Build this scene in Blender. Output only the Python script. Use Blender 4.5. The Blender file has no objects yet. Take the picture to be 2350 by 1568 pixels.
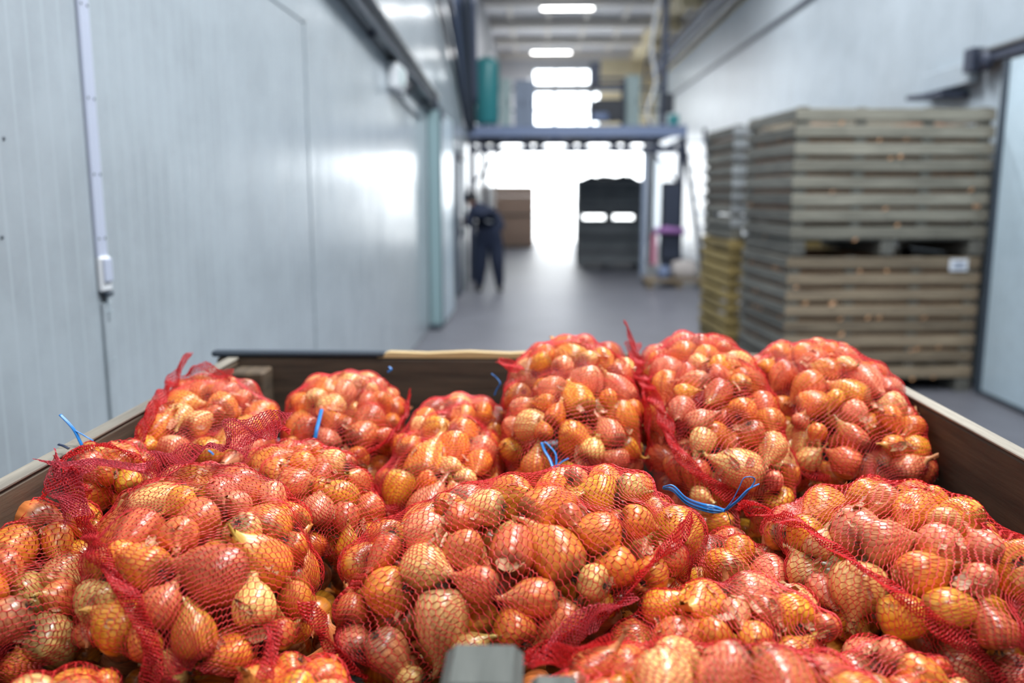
import bpy, bmesh, math, random
import numpy as np
from mathutils import Vector, Matrix
rng = np.random.default_rng(7)
random.seed(7)
sc = bpy.context.scene
COL = sc.collection
PI = math.pi

# ------------------------------------------------------------------ camera
FPX, PW, PH = 2020.0, 2350.0, 1568.0
TH = math.atan(342 / FPX)
PS = math.atan(60 / FPX * math.cos(TH))
CAM = np.array([0.0, 0.0, 1.7])
cd = bpy.data.cameras.new('camera')
cd.sensor_width = 36.0
cd.lens = 36.0 * FPX / PW
cd.clip_start = 0.05
cd.clip_end = 400
cd.dof.use_dof = True
cd.dof.focus_distance = 1.36
cd.dof.aperture_fstop = 2.0
cam = bpy.data.objects.new('camera', cd)
COL.objects.link(cam)
cam.location = CAM
cam.rotation_euler = (PI / 2 - TH, 0, PS)
sc.camera = cam
_s, _c = math.sin(PS), math.cos(PS)
CF = np.array([-_s * math.cos(TH), _c * math.cos(TH), -math.sin(TH)])
CR = np.array([_c, _s, 0.0])
CU = np.cross(CR, CF)

def ray(x, y): return CF * FPX + CR * (x - PW / 2) + CU * (PH / 2 - y)
def atY(x, y, Y): r = ray(x, y); return CAM + r * Y / r[1]
def atZ(x, y, Z): r = ray(x, y); return CAM + r * (Z - CAM[2]) / r[2]
def atX(x, y, X): r = ray(x, y); return CAM + r * X / r[0]
def proj(P):
    v = np.asarray(P) - CAM
    z = v @ CF
    return PW / 2 + FPX * (v @ CR) / z, PH / 2 - FPX * (v @ CU) / z, z

# ------------------------------------------------------------------ view, world, daylight
vs = sc.view_settings
vs.view_transform = 'Standard'
vs.look = 'None'
vs.gamma = 1.0
vs.use_curve_mapping = False
vs.exposure = 0.0
w = bpy.data.worlds.new('world')
sc.world = w
w.use_nodes = True
w.node_tree.nodes['Background'].inputs[0].default_value = (0.93, 0.97, 1.0, 1)
w.node_tree.nodes['Background'].inputs[1].default_value = 8.0
try:
    cy_ = sc.cycles
    cy_.max_bounces = 6
    cy_.diffuse_bounces = 3
    cy_.glossy_bounces = 3
    cy_.transmission_bounces = 4
    cy_.transparent_max_bounces = 4
    cy_.caustics_reflective = False
    cy_.caustics_refractive = False
    cy_.use_adaptive_sampling = True
    cy_.adaptive_threshold = 0.045
except Exception:
    pass
LAMP_W = 60.0            # each ceiling lamp

# ------------------------------------------------------------------ materials
def newmat(name):
    m = bpy.data.materials.new(name)
    m.use_nodes = True
    nt = m.node_tree
    return m, nt, nt.nodes['Principled BSDF']

def N(nt, t, **kw):
    n = nt.nodes.new(t)
    for k, v in kw.items():
        setattr(n, k, v)
    return n

def plain(name, col, rough=0.5, metal=0.0, spec=0.5, var=0.0, scale=6.0, bump=0.0, coord='Object', stretch=(1, 1, 1), coat=0.0):
    m, nt, b = newmat(name)
    b.inputs['Roughness'].default_value = rough
    b.inputs['Metallic'].default_value = metal
    b.inputs['Specular IOR Level'].default_value = spec
    b.inputs['Coat Weight'].default_value = coat
    b.inputs['Base Color'].default_value = (*col, 1)
    if var or bump:
        tc = N(nt, 'ShaderNodeTexCoord')
        mp = N(nt, 'ShaderNodeMapping')
        mp.inputs['Scale'].default_value = stretch
        nt.links.new(tc.outputs[coord], mp.inputs[0])
        no = N(nt, 'ShaderNodeTexNoise')
        no.inputs['Scale'].default_value = scale
        no.inputs['Detail'].default_value = 5
        nt.links.new(mp.outputs[0], no.inputs['Vector'])
        if var:
            cr = N(nt, 'ShaderNodeMixRGB')
            cr.inputs[1].default_value = (*[c * (1 - var) for c in col], 1)
            cr.inputs[2].default_value = (*[min(1, c * (1 + var)) for c in col], 1)
            nt.links.new(no.outputs['Fac'], cr.inputs[0])
            nt.links.new(cr.outputs[0], b.inputs['Base Color'])
        if bump:
            bp = N(nt, 'ShaderNodeBump')
            bp.inputs['Strength'].default_value = bump
            bp.inputs['Distance'].default_value = 0.01
            nt.links.new(no.outputs['Fac'], bp.inputs['Height'])
            nt.links.new(bp.outputs[0], b.inputs['Normal'])
    return m

def wood(name, dark, light, axis=0, rough=0.75, scale=1.0, speck=None):
    """weathered boards: grain stretched along one object axis, each board its own tone"""
    m, nt, b = newmat(name)
    tc = N(nt, 'ShaderNodeTexCoord')
    oi = N(nt, 'ShaderNodeObjectInfo')
    mp = N(nt, 'ShaderNodeMapping')
    st = [14.0 * scale] * 3
    st[axis] = 1.1 * scale
    mp.inputs['Scale'].default_value = st
    add = N(nt, 'ShaderNodeVectorMath', operation='ADD')
    sc3 = N(nt, 'ShaderNodeVectorMath', operation='SCALE')
    sc3.inputs['Scale'].default_value = 37.0
    cmb = N(nt, 'ShaderNodeCombineXYZ')
    for k in range(3):
        nt.links.new(oi.outputs['Random'], cmb.inputs[k])
    nt.links.new(cmb.outputs[0], sc3.inputs[0])
    nt.links.new(tc.outputs['Object'], mp.inputs[0])
    nt.links.new(mp.outputs[0], add.inputs[0])
    nt.links.new(sc3.outputs[0], add.inputs[1])
    n1 = N(nt, 'ShaderNodeTexNoise')
    n1.inputs['Scale'].default_value = 2.0
    n1.inputs['Detail'].default_value = 7
    n1.inputs['Roughness'].default_value = 0.65
    nt.links.new(add.outputs[0], n1.inputs['Vector'])
    rp = N(nt, 'ShaderNodeValToRGB')
    rp.color_ramp.elements[0].position = 0.30
    rp.color_ramp.elements[0].color = (*dark, 1)
    rp.color_ramp.elements[1].position = 0.72
    rp.color_ramp.elements[1].color = (*light, 1)
    nt.links.new(n1.outputs['Fac'], rp.inputs[0])
    hs = N(nt, 'ShaderNodeHueSaturation')
    mr = N(nt, 'ShaderNodeMapRange')
    mr.inputs['To Min'].default_value = 0.72
    mr.inputs['To Max'].default_value = 1.3
    nt.links.new(oi.outputs['Random'], mr.inputs[0])
    nt.links.new(mr.outputs[0], hs.inputs['Value'])
    nt.links.new(rp.outputs[0], hs.inputs['Color'])
    out = hs.outputs[0]
    if speck:
        n2 = N(nt, 'ShaderNodeTexNoise')
        n2.inputs['Scale'].default_value = 9.0
        n2.inputs['Detail'].default_value = 3
        nt.links.new(tc.outputs['Object'], n2.inputs['Vector'])
        r2 = N(nt, 'ShaderNodeValToRGB')
        r2.color_ramp.elements[0].position = 0.60
        r2.color_ramp.elements[1].position = 0.72
        nt.links.new(n2.outputs['Fac'], r2.inputs[0])
        mx = N(nt, 'ShaderNodeMixRGB')
        mx.inputs[2].default_value = (*speck, 1)
        nt.links.new(r2.outputs[0], mx.inputs[0])
        nt.links.new(out, mx.inputs[1])
        out = mx.outputs[0]
    nt.links.new(out, b.inputs['Base Color'])
    b.inputs['Roughness'].default_value = rough
    bp = N(nt, 'ShaderNodeBump')
    bp.inputs['Strength'].default_value = 0.5
    bp.inputs['Distance'].default_value = 0.004
    nt.links.new(n1.outputs['Fac'], bp.inputs['Height'])
    nt.links.new(bp.outputs[0], b.inputs['Normal'])
    return m

def panel_mat(name, col, axis, rough=0.22):
    """glossy painted sandwich sheet: fine vertical ribbing, long shallow dents, grime"""
    m, nt, b = newmat(name)
    tc = N(nt, 'ShaderNodeTexCoord')
    geo = N(nt, 'ShaderNodeNewGeometry')
    sp = N(nt, 'ShaderNodeSeparateXYZ')
    nt.links.new(geo.outputs['Position'], sp.inputs[0])
    mul = N(nt, 'ShaderNodeMath', operation='MULTIPLY')
    mul.inputs[1].default_value = 2 * PI / 0.085
    nt.links.new(sp.outputs[axis], mul.inputs[0])
    sn = N(nt, 'ShaderNodeMath', operation='SINE')
    nt.links.new(mul.outputs[0], sn.inputs[0])
    pw = N(nt, 'ShaderNodeMath', operation='GREATER_THAN')
    pw.inputs[1].default_value = 0.93
    nt.links.new(sn.outputs[0], pw.inputs[0])
    rib = N(nt, 'ShaderNodeBump')
    rib.inputs['Strength'].default_value = 0.12
    rib.inputs['Distance'].default_value = 0.002
    nt.links.new(sn.outputs[0], rib.inputs['Height'])
    mp = N(nt, 'ShaderNodeMapping')
    mp.inputs['Scale'].default_value = (1.4, 1.4, 0.5)
    nt.links.new(geo.outputs['Position'], mp.inputs[0])
    n1 = N(nt, 'ShaderNodeTexNoise')
    n1.inputs['Scale'].default_value = 1.3
    n1.inputs['Detail'].default_value = 2
    nt.links.new(mp.outputs[0], n1.inputs['Vector'])
    den = N(nt, 'ShaderNodeBump')
    den.inputs['Strength'].default_value = 0.25
    den.inputs['Distance'].default_value = 0.03
    nt.links.new(n1.outputs['Fac'], den.inputs['Height'])
    nt.links.new(rib.outputs[0], den.inputs['Normal'])
    nt.links.new(den.outputs[0], b.inputs['Normal'])
    n2 = N(nt, 'ShaderNodeTexNoise')
    n2.inputs['Scale'].default_value = 2.2
    n2.inputs['Detail'].default_value = 8
    n2.inputs['Roughness'].default_value = 0.7
    nt.links.new(geo.outputs['Position'], n2.inputs['Vector'])
    rp = N(nt, 'ShaderNodeValToRGB')
    rp.color_ramp.elements[0].position = 0.25
    rp.color_ramp.elements[0].color = (*[c * 0.80 for c in col], 1)
    rp.color_ramp.elements[1].position = 0.6
    rp.color_ramp.elements[1].color = (*col, 1)
    nt.links.new(n2.outputs['Fac'], rp.inputs[0])
    mx = N(nt, 'ShaderNodeMixRGB')
    mx.inputs[2].default_value = (*[min(1, c * 1.09) for c in col], 1)
    sc_ = N(nt, 'ShaderNodeMath', operation='MULTIPLY')
    sc_.inputs[1].default_value = 0.6
    nt.links.new(pw.outputs[0], sc_.inputs[0])
    nt.links.new(sc_.outputs[0], mx.inputs[0])
    nt.links.new(rp.outputs[0], mx.inputs[1])
    nt.links.new(mx.outputs[0], b.inputs['Base Color'])
    b.inputs['Roughness'].default_value = rough
    return m

M = {}
M['panel_l'] = panel_mat('wall_panel_left', (0.385, 0.44, 0.48), 1)
M['panel_r'] = panel_mat('wall_panel_right', (0.375, 0.44, 0.495), 1, 0.34)
M['leaf'] = panel_mat('door_leaf_paint', (0.50, 0.62, 0.70), 1, 0.3)
M['trim'] = plain('painted_trim', (0.46, 0.51, 0.63), 0.35)
M['teal_edge'] = plain('door_edge_seal', (0.30, 0.44, 0.47), 0.5)  # teal shadow on the leaf's camera-facing end, put into its colour
M['white_plastic'] = plain('white_plastic', (0.72, 0.75, 0.78), 0.35)
M['dark_rubber'] = plain('dark_rubber', (0.035, 0.05, 0.07), 0.6)
M['joint'] = plain('joint_backing', (0.36, 0.44, 0.49), 0.6)
M['steel'] = plain('galvanised_steel', (0.55, 0.57, 0.58), 0.25, 0.9, var=0.15, scale=12)
M['dark_steel'] = plain('dark_steel', (0.035, 0.045, 0.075), 0.5, 0.2)
M['blue_steel'] = plain('blue_grey_beam', (0.16, 0.21, 0.34), 0.45)
M['concrete'] = plain('floor_concrete', (0.145, 0.148, 0.172), 0.46, spec=0.35, var=0.25, scale=2.3, bump=0.08, coord='Object')
M['ceil'] = plain('ceiling_sheet', (0.76, 0.75, 0.78), 0.6)
M['beam'] = plain('ceiling_beam', (0.88, 0.82, 0.75), 0.6)
M['cream'] = plain('cream_plaster', (0.93, 0.78, 0.52), 0.8, var=0.12, scale=1.5)  # cream concrete, with the warm lighting put into its yellow
M['hall'] = plain('hall_plaster', (0.62, 0.62, 0.64), 0.8)
M['outside'] = plain('pale_yard', (0.75, 0.75, 0.74), 0.9)
M['teal'] = plain('teal_paint', (0.03, 0.21, 0.23), 0.35)
M['pale_cab'] = plain('pale_green_grey', (0.40, 0.52, 0.52), 0.4)
M['grey_cab'] = plain('blue_grey_cabinet', (0.28, 0.34, 0.45), 0.4)
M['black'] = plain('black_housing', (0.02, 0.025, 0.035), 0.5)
M['pink'] = plain('pink_sign', (0.75, 0.30, 0.42), 0.5)
M['purple'] = plain('purple_cloth', (0.35, 0.16, 0.42), 0.7)
M['sackcloth'] = plain('pale_sackcloth', (0.50, 0.46, 0.44), 0.85, var=0.2, scale=9, bump=0.4)
M['orange'] = plain('orange_paint', (0.75, 0.33, 0.06), 0.5)
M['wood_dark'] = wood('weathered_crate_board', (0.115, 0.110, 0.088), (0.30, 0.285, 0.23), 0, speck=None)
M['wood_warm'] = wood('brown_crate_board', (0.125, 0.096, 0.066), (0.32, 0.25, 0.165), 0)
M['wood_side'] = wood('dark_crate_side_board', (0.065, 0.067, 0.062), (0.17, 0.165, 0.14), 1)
M['wood_yellow'] = wood('yellow_crate_board', (0.16, 0.115, 0.04), (0.36, 0.27, 0.10), 1)  # yellow light on this crate is put into the board colour
M['wood_blue'] = wood('blue_grey_crate_board', (0.18, 0.20, 0.21), (0.36, 0.38, 0.40), 0)  # board colour lightened to carry the far haze
M['ply'] = plain('brown_board_box', (0.62, 0.42, 0.31), 0.7, var=0.15, scale=3)
M['rim_x'] = wood('old_board_along_x', (0.030, 0.022, 0.016), (0.125, 0.085, 0.055), 0)
M['rim_y'] = wood('old_board_along_y', (0.030, 0.022, 0.015), (0.13, 0.090, 0.055), 1)
M['rim_worn'] = wood('worn_board_edge', (0.16, 0.145, 0.12), (0.42, 0.38, 0.31), 1)
M['raw'] = wood('raw_split_wood', (0.45, 0.30, 0.12), (0.78, 0.62, 0.34), 0, 0.6)
M['post'] = wood('grey_weathered_post', (0.05, 0.056, 0.05), (0.12, 0.128, 0.115), 1, scale=2.0)
M['navy'] = plain('navy_workwear', (0.012, 0.020, 0.048), 0.8, var=0.3, scale=8, bump=0.3)
M['skin'] = plain('skin', (0.45, 0.24, 0.16), 0.5)
M['hair'] = plain('dark_cap', (0.012, 0.012, 0.016), 0.7)
M['shoe'] = plain('black_shoe', (0.012, 0.012, 0.014), 0.5)
M['grey_print'] = plain('reflective_print', (0.55, 0.6, 0.68), 0.4)
M['blue_tie'] = plain('blue_plastic_strip', (0.012, 0.20, 0.60), 0.28)
M['dark_tie'] = plain('dark_blue_strip', (0.006, 0.016, 0.05), 0.3)
M['paper'] = plain('white_label', (0.72, 0.76, 0.82), 0.5)
M['ink'] = plain('label_ink', (0.18, 0.22, 0.32), 0.6)

def tube_mat():
    m, nt, b = newmat('lamp_tube')
    b.inputs['Base Color'].default_value = (1, 1, 1, 1)
    b.inputs['Emission Color'].default_value = (1, 0.98, 0.95, 1)
    b.inputs['Emission Strength'].default_value = 12.0
    return m
M['tube'] = tube_mat()

def glass_mat():
    m, nt, b = newmat('window_glass')
    b.inputs['Base Color'].default_value = (0.95, 0.98, 1, 1)
    b.inputs['Roughness'].default_value = 0.15
    b.inputs['Transmission Weight'].default_value = 1.0
    b.inputs['IOR'].default_value = 1.05
    return m
M['glass'] = glass_mat()

def onion_mat():
    m, nt, b = newmat('onion_skin')
    at = N(nt, 'ShaderNodeAttribute', attribute_name='Tint')
    uv = N(nt, 'ShaderNodeUVMap', uv_map='UVMap')
    mp = N(nt, 'ShaderNodeMapping')
    mp.inputs['Scale'].default_value = (26.0, 1.3, 1.0)
    nt.links.new(uv.outputs[0], mp.inputs[0])
    n1 = N(nt, 'ShaderNodeTexNoise')
    n1.inputs['Scale'].default_value = 1.0
    n1.inputs['Detail'].default_value = 5
    nt.links.new(mp.outputs[0], n1.inputs['Vector'])
    rp = N(nt, 'ShaderNodeValToRGB')
    rp.color_ramp.elements[0].position = 0.30
    rp.color_ramp.elements[0].color = (0.60, 0.44, 0.36, 1)
    rp.color_ramp.elements[1].position = 0.68
    rp.color_ramp.elements[1].color = (1.25, 1.3, 1.35, 1)
    nt.links.new(n1.outputs['Fac'], rp.inputs[0])
    mu = N(nt, 'ShaderNodeMixRGB', blend_type='MULTIPLY')
    mu.inputs[0].default_value = 1.0
    nt.links.new(at.outputs['Color'], mu.inputs[1])
    nt.links.new(rp.outputs[0], mu.inputs[2])
    # soil and loose-skin blotches
    m2 = N(nt, 'ShaderNodeMapping')
    m2.inputs['Scale'].default_value = (5.0, 4.0, 1.0)
    nt.links.new(uv.outputs[0], m2.inputs[0])
    n2 = N(nt, 'ShaderNodeTexNoise')
    n2.inputs['Scale'].default_value = 1.0
    n2.inputs['Detail'].default_value = 6
    n2.inputs['Roughness'].default_value = 0.65
    nt.links.new(m2.outputs[0], n2.inputs['Vector'])
    r2 = N(nt, 'ShaderNodeValToRGB')
    r2.color_ramp.elements[0].position = 0.60
    r2.color_ramp.elements[1].position = 0.74
    nt.links.new(n2.outputs['Fac'], r2.inputs[0])
    f2 = N(nt, 'ShaderNodeMath', operation='MULTIPLY')
    f2.inputs[1].default_value = 0.55
    nt.links.new(r2.outputs[0], f2.inputs[0])
    mx = N(nt, 'ShaderNodeMixRGB')
    mx.inputs[2].default_value = (0.10, 0.05, 0.035, 1)
    nt.links.new(f2.outputs[0], mx.inputs[0])
    nt.links.new(mu.outputs[0], mx.inputs[1])
    nt.links.new(mx.outputs[0], b.inputs['Base Color'])
    b.inputs['Roughness'].default_value = 0.31
    b.inputs['Specular IOR Level'].default_value = 0.7
    b.inputs['Coat Weight'].default_value = 0.22
    b.inputs['Coat Roughness'].default_value = 0.18
    bp = N(nt, 'ShaderNodeBump')
    bp.inputs['Strength'].default_value = 0.3
    bp.inputs['Distance'].default_value = 0.002
    nt.links.new(n1.outputs['Fac'], bp.inputs['Height'])
    nt.links.new(bp.outputs[0], b.inputs['Normal'])
    return m
M['onion'] = onion_mat()
M['roots'] = plain('dry_roots', (0.10, 0.07, 0.05), 0.9)

def net_mat(name, col, tr):
    m, nt, b = newmat(name)
    b.inputs['Base Color'].default_value = (*col, 1)
    b.inputs['Roughness'].default_value = 0.32
    b.inputs['Specular IOR Level'].default_value = 0.6
    t = N(nt, 'ShaderNodeBsdfTranslucent')
    t.inputs[0].default_value = (*[min(1, c * 1.25) for c in col], 1)
    mx = N(nt, 'ShaderNodeMixShader')
    mx.inputs[0].default_value = tr
    nt.links.new(b.outputs[0], mx.inputs[1])
    nt.links.new(t.outputs[0], mx.inputs[2])
    nt.links.new(mx.outputs[0], nt.nodes['Material Output'].inputs[0])
    return m
M['net'] = net_mat('red_net_thread', (0.95, 0.080, 0.095), 0.45)
M['seam'] = net_mat('red_woven_seam', (1.0, 0.065, 0.075), 0.5)

M['net_fold'] = net_mat('pink_red_folded_net', (1.0, 0.17, 0.22), 0.5)

# ------------------------------------------------------------------ object helpers
def tag(o, label=None, cat=None, group=None, kind=None):
    if label: o['label'] = label
    if cat: o['category'] = cat
    if group: o['group'] = group
    if kind: o['kind'] = kind
    return o

def empty(name, loc=(0, 0, 0), rz=0.0, label=None, cat=None, group=None, kind=None):
    o = bpy.data.objects.new(name, None)
    COL.objects.link(o)
    o.empty_display_size = 0.1
    o.location = loc
    o.rotation_euler = (0, 0, rz)
    return tag(o, label, cat, group, kind)

def link(name, me, mat=None, parent=None, loc=(0, 0, 0), rot=(0, 0, 0)):
    o = bpy.data.objects.new(name, me)
    COL.objects.link(o)
    if mat is not None and not me.materials:
        me.materials.append(mat)
    o.location = loc
    o.rotation_euler = rot
    if parent is not None:
        o.parent = parent
    return o

_boxes = {}
def box(name, c, d, mat, parent=None, rot=(0, 0, 0), bev=0.006):
    """a bevelled box of size d centred at c (in the parent's frame); alike boxes share a mesh"""
    key = (round(d[0], 4), round(d[1], 4), round(d[2], 4), mat.name, bev)
    me = _boxes.get(key)
    if me is None:
        bm = bmesh.new()
        bmesh.ops.create_cube(bm, size=1.0)
        bmesh.ops.scale(bm, vec=d, verts=bm.verts)
        b = min(bev, 0.3 * min(d))
        if b > 0:
            bmesh.ops.bevel(bm, geom=bm.edges[:], offset=b, segments=1, affect='EDGES', profile=0.5)
        me = bpy.data.meshes.new(name)
        bm.to_mesh(me)
        bm.free()
        me.materials.append(mat)
        _boxes[key] = me
    return link(name, me, None, parent, c, rot)

def lathe(name, prof, mat, parent=None, loc=(0, 0, 0), rot=(0, 0, 0), seg=24):
    vs_, fs = [], []
    n = len(prof)
    for k in range(seg):
        a = 2 * PI * k / seg
        for r, z in prof:
            vs_.append((r * math.cos(a), r * math.sin(a), z))
    for k in range(seg):
        k2 = (k + 1) % seg
        for j in range(n - 1):
            fs.append((k * n + j, k2 * n + j, k2 * n + j + 1, k * n + j + 1))
    me = bpy.data.meshes.new(name)
    me.from_pydata(vs_, [], fs)
    bm = bmesh.new(); bm.from_mesh(me)
    bmesh.ops.remove_doubles(bm, verts=bm.verts, dist=1e-5)
    bmesh.ops.recalc_face_normals(bm, faces=bm.faces)
    bm.to_mesh(me); bm.free()
    for p in me.polygons: p.use_smooth = True
    return link(name, me, mat, parent, loc, rot)

def tube(name, pts, r, mat, parent=None, seg=8, flat=1.0, radii=None, loc=(0, 0, 0)):
    """a swept tube through pts (flat < 1 squashes it into a strap)"""
    P = [Vector(p) for p in pts]
    vs_, fs = [], []
    up = Vector((0, 0, 1))
    prev = None
    for i, p in enumerate(P):
        t = (P[min(i + 1, len(P) - 1)] - P[max(i - 1, 0)]).normalized()
        if prev is None:
            a = t.cross(up)
            if a.length < 1e-3: a = t.cross(Vector((1, 0, 0)))
        else:
            a = prev - t * prev.dot(t)
        a.normalize(); prev = a
        b = t.cross(a)
        rr = radii[i] if radii is not None else r
        for k in range(seg):
            an = 2 * PI * k / seg
            vs_.append(p + a * (rr * math.cos(an)) + b * (rr * flat * math.sin(an)))
    for i in range(len(P) - 1):
        for k in range(seg):
            k2 = (k + 1) % seg
            fs.append((i * seg + k, i * seg + k2, (i + 1) * seg + k2, (i + 1) * seg + k))
    fs.append(tuple(range(seg))[::-1])
    fs.append(tuple((len(P) - 1) * seg + k for k in range(seg)))
    me = bpy.data.meshes.new(name)
    me.from_pydata([tuple(v) for v in vs_], [], fs)
    for p in me.polygons: p.use_smooth = True
    return link(name, me, mat, parent, loc)

def smooth_path(pts, n=24):
    """Catmull-Rom through pts"""
    P = [np.array(p, float) for p in pts]
    P = [2 * P[0] - P[1]] + P + [2 * P[-1] - P[-2]]
    out = []
    segs = len(P) - 3
    for i in range(segs):
        p0, p1, p2, p3 = P[i:i + 4]
        m = max(2, n // segs)
        for k in range(m):
            t = k / m
            out.append(0.5 * ((2 * p1) + (-p0 + p2) * t + (2 * p0 - 5 * p1 + 4 * p2 - p3) * t * t + (-p0 + 3 * p1 - 3 * p2 + p3) * t ** 3))
    out.append(P[-2])
    return np.array(out)

def fast_mesh(name, V, F):
    """mesh from numpy verts and an (n,4) quad array"""
    me = bpy.data.meshes.new(name)
    V = np.ascontiguousarray(V, np.float32)
    F = np.ascontiguousarray(F, np.int32)
    me.vertices.add(len(V))
    me.vertices.foreach_set('co', V.ravel())
    k = F.shape[1]
    me.loops.add(F.size)
    me.loops.foreach_set('vertex_index', F.ravel())
    me.polygons.add(len(F))
    me.polygons.foreach_set('loop_start', np.arange(0, F.size, k, dtype=np.int32))
    me.polygons.foreach_set('use_smooth', np.ones(len(F), bool))
    me.update(calc_edges=True)
    return me

# ================================================================== THE PLACE
XL, XR, YB, YE, ZC = -1.36, 3.95, -6.0, 31.0, 6.4
ZR = 5.35
def struct(o): o['kind'] = 'structure'; return o

struct(box('floor', ((XL + XR) / 2, (YB + YE) / 2, -0.1), (XR - XL + 1.2, YE - YB, 0.2), M['concrete'], bev=0))
struct(box('yard', (1.0, YE + 30.05, -0.12), (90, 60, 0.2), M['outside'], bev=0))

# left wall: panels with joints
wl = struct(box('wall_left', (XL - 0.16, (YB + YE) / 2, ZC / 2), (0.2, YE - YB, ZC), M['joint'], bev=0))
joints = [-5.99, -4.72, -3.48, -2.24, -1.0, 0.22, 1.46, 2.70, 4.045, 5.33, 6.57, 7.8, 9.05, 10.3, 11.55, 12.8, 14.05, 15.3, 16.55, 19.5, 22.5, 25.5, 28.5, 31.0]
wc = Vector(wl.location)
for a, b in zip(joints[:-1], joints[1:]):
    z1 = ZC if a < 12 else 4.6
    o = box('panel', Vector((XL - 0.03, (a + b) / 2, z1 / 2)) - wc, (0.06, b - a - 0.007, z1 - 0.02), M['panel_l'], wl, bev=0.004)
for a, b in zip(joints[:-1], joints[1:]):
    if a > 12:
        box('panel', Vector((XL - 0.05, (a + b) / 2, (4.6 + ZC) / 2)) - wc, (0.04, b - a - 0.012, ZC - 4.62), M['hall'], wl, bev=0.004)
# right wall
wr = struct(box('wall_right', (XR + 0.16, (YB + YE) / 2, ZR / 2), (0.2, YE - YB, ZR), M['joint'], bev=0))
wc = Vector(wr.location)
y = -5.99
while y < YE - 0.1:
    y2 = min(y + 1.2, YE)
    box('panel', Vector((XR + 0.03, (y + y2) / 2, ZR / 2)) - wc, (0.06, y2 - y - 0.008, ZR - 0.02), M['panel_r'], wr, bev=0.003)
    y = y2
# upper side of the hall above the right panels
struct(box('wall_upper', (XR + 0.18, (YB + YE) / 2, (ZR + ZC) / 2), (0.2, YE - YB, ZC - ZR), M['cream'], bev=0))
# back (behind the camera) and end wall with its big opening
struct(box('wall_back', ((XL + XR) / 2, YB - 0.1, ZC / 2), (XR - XL + 1.2, 0.2, ZC), M['hall'], bev=0))
we = struct(empty('wall_end', ((XL + XR) / 2, YE, 0)))
def end_piece(x0, x1, z0, z1, mat='hall'):
    box('wall_piece', ((x0 + x1) / 2 - we.location.x, 0.1, (z0 + z1) / 2), (x1 - x0, 0.2, z1 - z0), M[mat], we, bev=0)
X0, X1 = XL - 0.3, XR + 0.3
wx0, wx1 = -0.2, 2.1
end_piece(X0, X1, 3.55, 3.95)
end_piece(X0, wx0, 3.95, ZC)
end_piece(wx1, X1, 3.95, ZC, 'cream')
end_piece(wx0, wx1, 5.1, 5.3)
end_piece(wx0, wx1, 5.85, ZC)
end_piece(3.6, X1, 0, 3.55)
for n, (z0, z1) in enumerate(((3.95, 5.1), (5.3, 5.85))):
    wn = struct(empty('window_%d' % (n + 1), ((wx0 + wx1) / 2, YE + 0.1, z0)))
    W_, H_ = wx1 - wx0, z1 - z0
    box('frame', (0, 0, 0.03), (W_, 0.07, 0.06), M['white_plastic'], wn)
    box('frame', (0, 0, H_ - 0.03), (W_, 0.07, 0.06), M['white_plastic'], wn)
    for k in range(4):
        box('frame', (-W_ / 2 + 0.03 + k * (W_ - 0.06) / 3, 0, H_ / 2), (0.06, 0.07, H_ - 0.12), M['white_plastic'], wn)
    for k in range(3):
        box('pane', (-W_ / 2 + 0.03 + (k + 0.5) * (W_ - 0.06) / 3, 0, H_ / 2), ((W_ - 0.06) / 3 - 0.06, 0.012, H_ - 0.12), M['glass'], wn, bev=0)

# ceiling, cross beams, purlins
ce = struct(box('ceiling', ((XL + XR) / 2, (YB + YE) / 2, ZC + 0.1), (XR - XL + 1.2, YE - YB, 0.2), M['ceil'], bev=0))
cc = Vector(ce.location)
for yb in np.arange(-4.0, 31.0, 2.9):
    box('beam', Vector(((XL + XR) / 2, yb + 0.2, ZC - 0.13)) - cc, (XR - XL, 0.22, 0.26), M['beam'], ce)
    for k in range(5):
        box('purlin', Vector((XL + 0.6 + k * 1.02, yb + 1.65, ZC - 0.05)) - cc, (0.10, 2.66, 0.10), M['beam'], ce)
hb = struct(box('trim_1', (XR - 0.42, (YB + YE) / 2, ZC - 0.16), (0.84, YE - YB - 0.02, 0.30), M['cream']))
for k in range(9):
    b_ = box('bracket', (-0.1, -15 + 2.9 * k + 6, -0.30), (0.5, 0.22, 0.28), M['cream'], hb)

# ceiling lamps
def lamp(x, y, z, L=1.45, label='', grp='tube lamps under the hall ceiling', wat=LAMP_W):
    t = empty('ceiling_lamp', (x, y, z), 0, label, 'lamp', grp)
    box('housing', (0, 0, 0.05), (L + 0.06, 0.16, 0.07), M['white_plastic'], t)
    box('tube', (0, 0, 0.0), (L, 0.11, 0.04), M['tube'], t, bev=0.015)
    for s in (-1, 1):
        tube('hanger', [(s * L * 0.4, 0, 0.08), (s * L * 0.4, 0, ZC - z - 0.01)], 0.006, M['steel'], t, 6)
    ld = bpy.data.lights.new('lamp_light', 'AREA')
    ld.shape = 'RECTANGLE'; ld.size = L; ld.size_y = 0.12
    ld.energy = wat
    ld.color = (0.97, 0.985, 1.0)
    lo = bpy.data.objects.new('lamp_light', ld)
    COL.objects.link(lo)
    lo.parent = t
    lo.location = (0, 0, -0.03)
    return t
p = atZ(1302, 20, ZC - 0.45); lamp(p[0], p[1], p[2], 1.2, 'nearest bright tube lamp at the top of the picture')
p = atZ(1265, 121, ZC - 0.40); lamp(p[0], p[1], p[2], 1.2, 'middle one of the three bright tube lamps under the ceiling')
p = atY(1252, 186, 29.5); lamp(p[0], p[1], p[2], 1.1, 'farthest and lowest bright tube lamp in front of the upper window')
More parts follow.
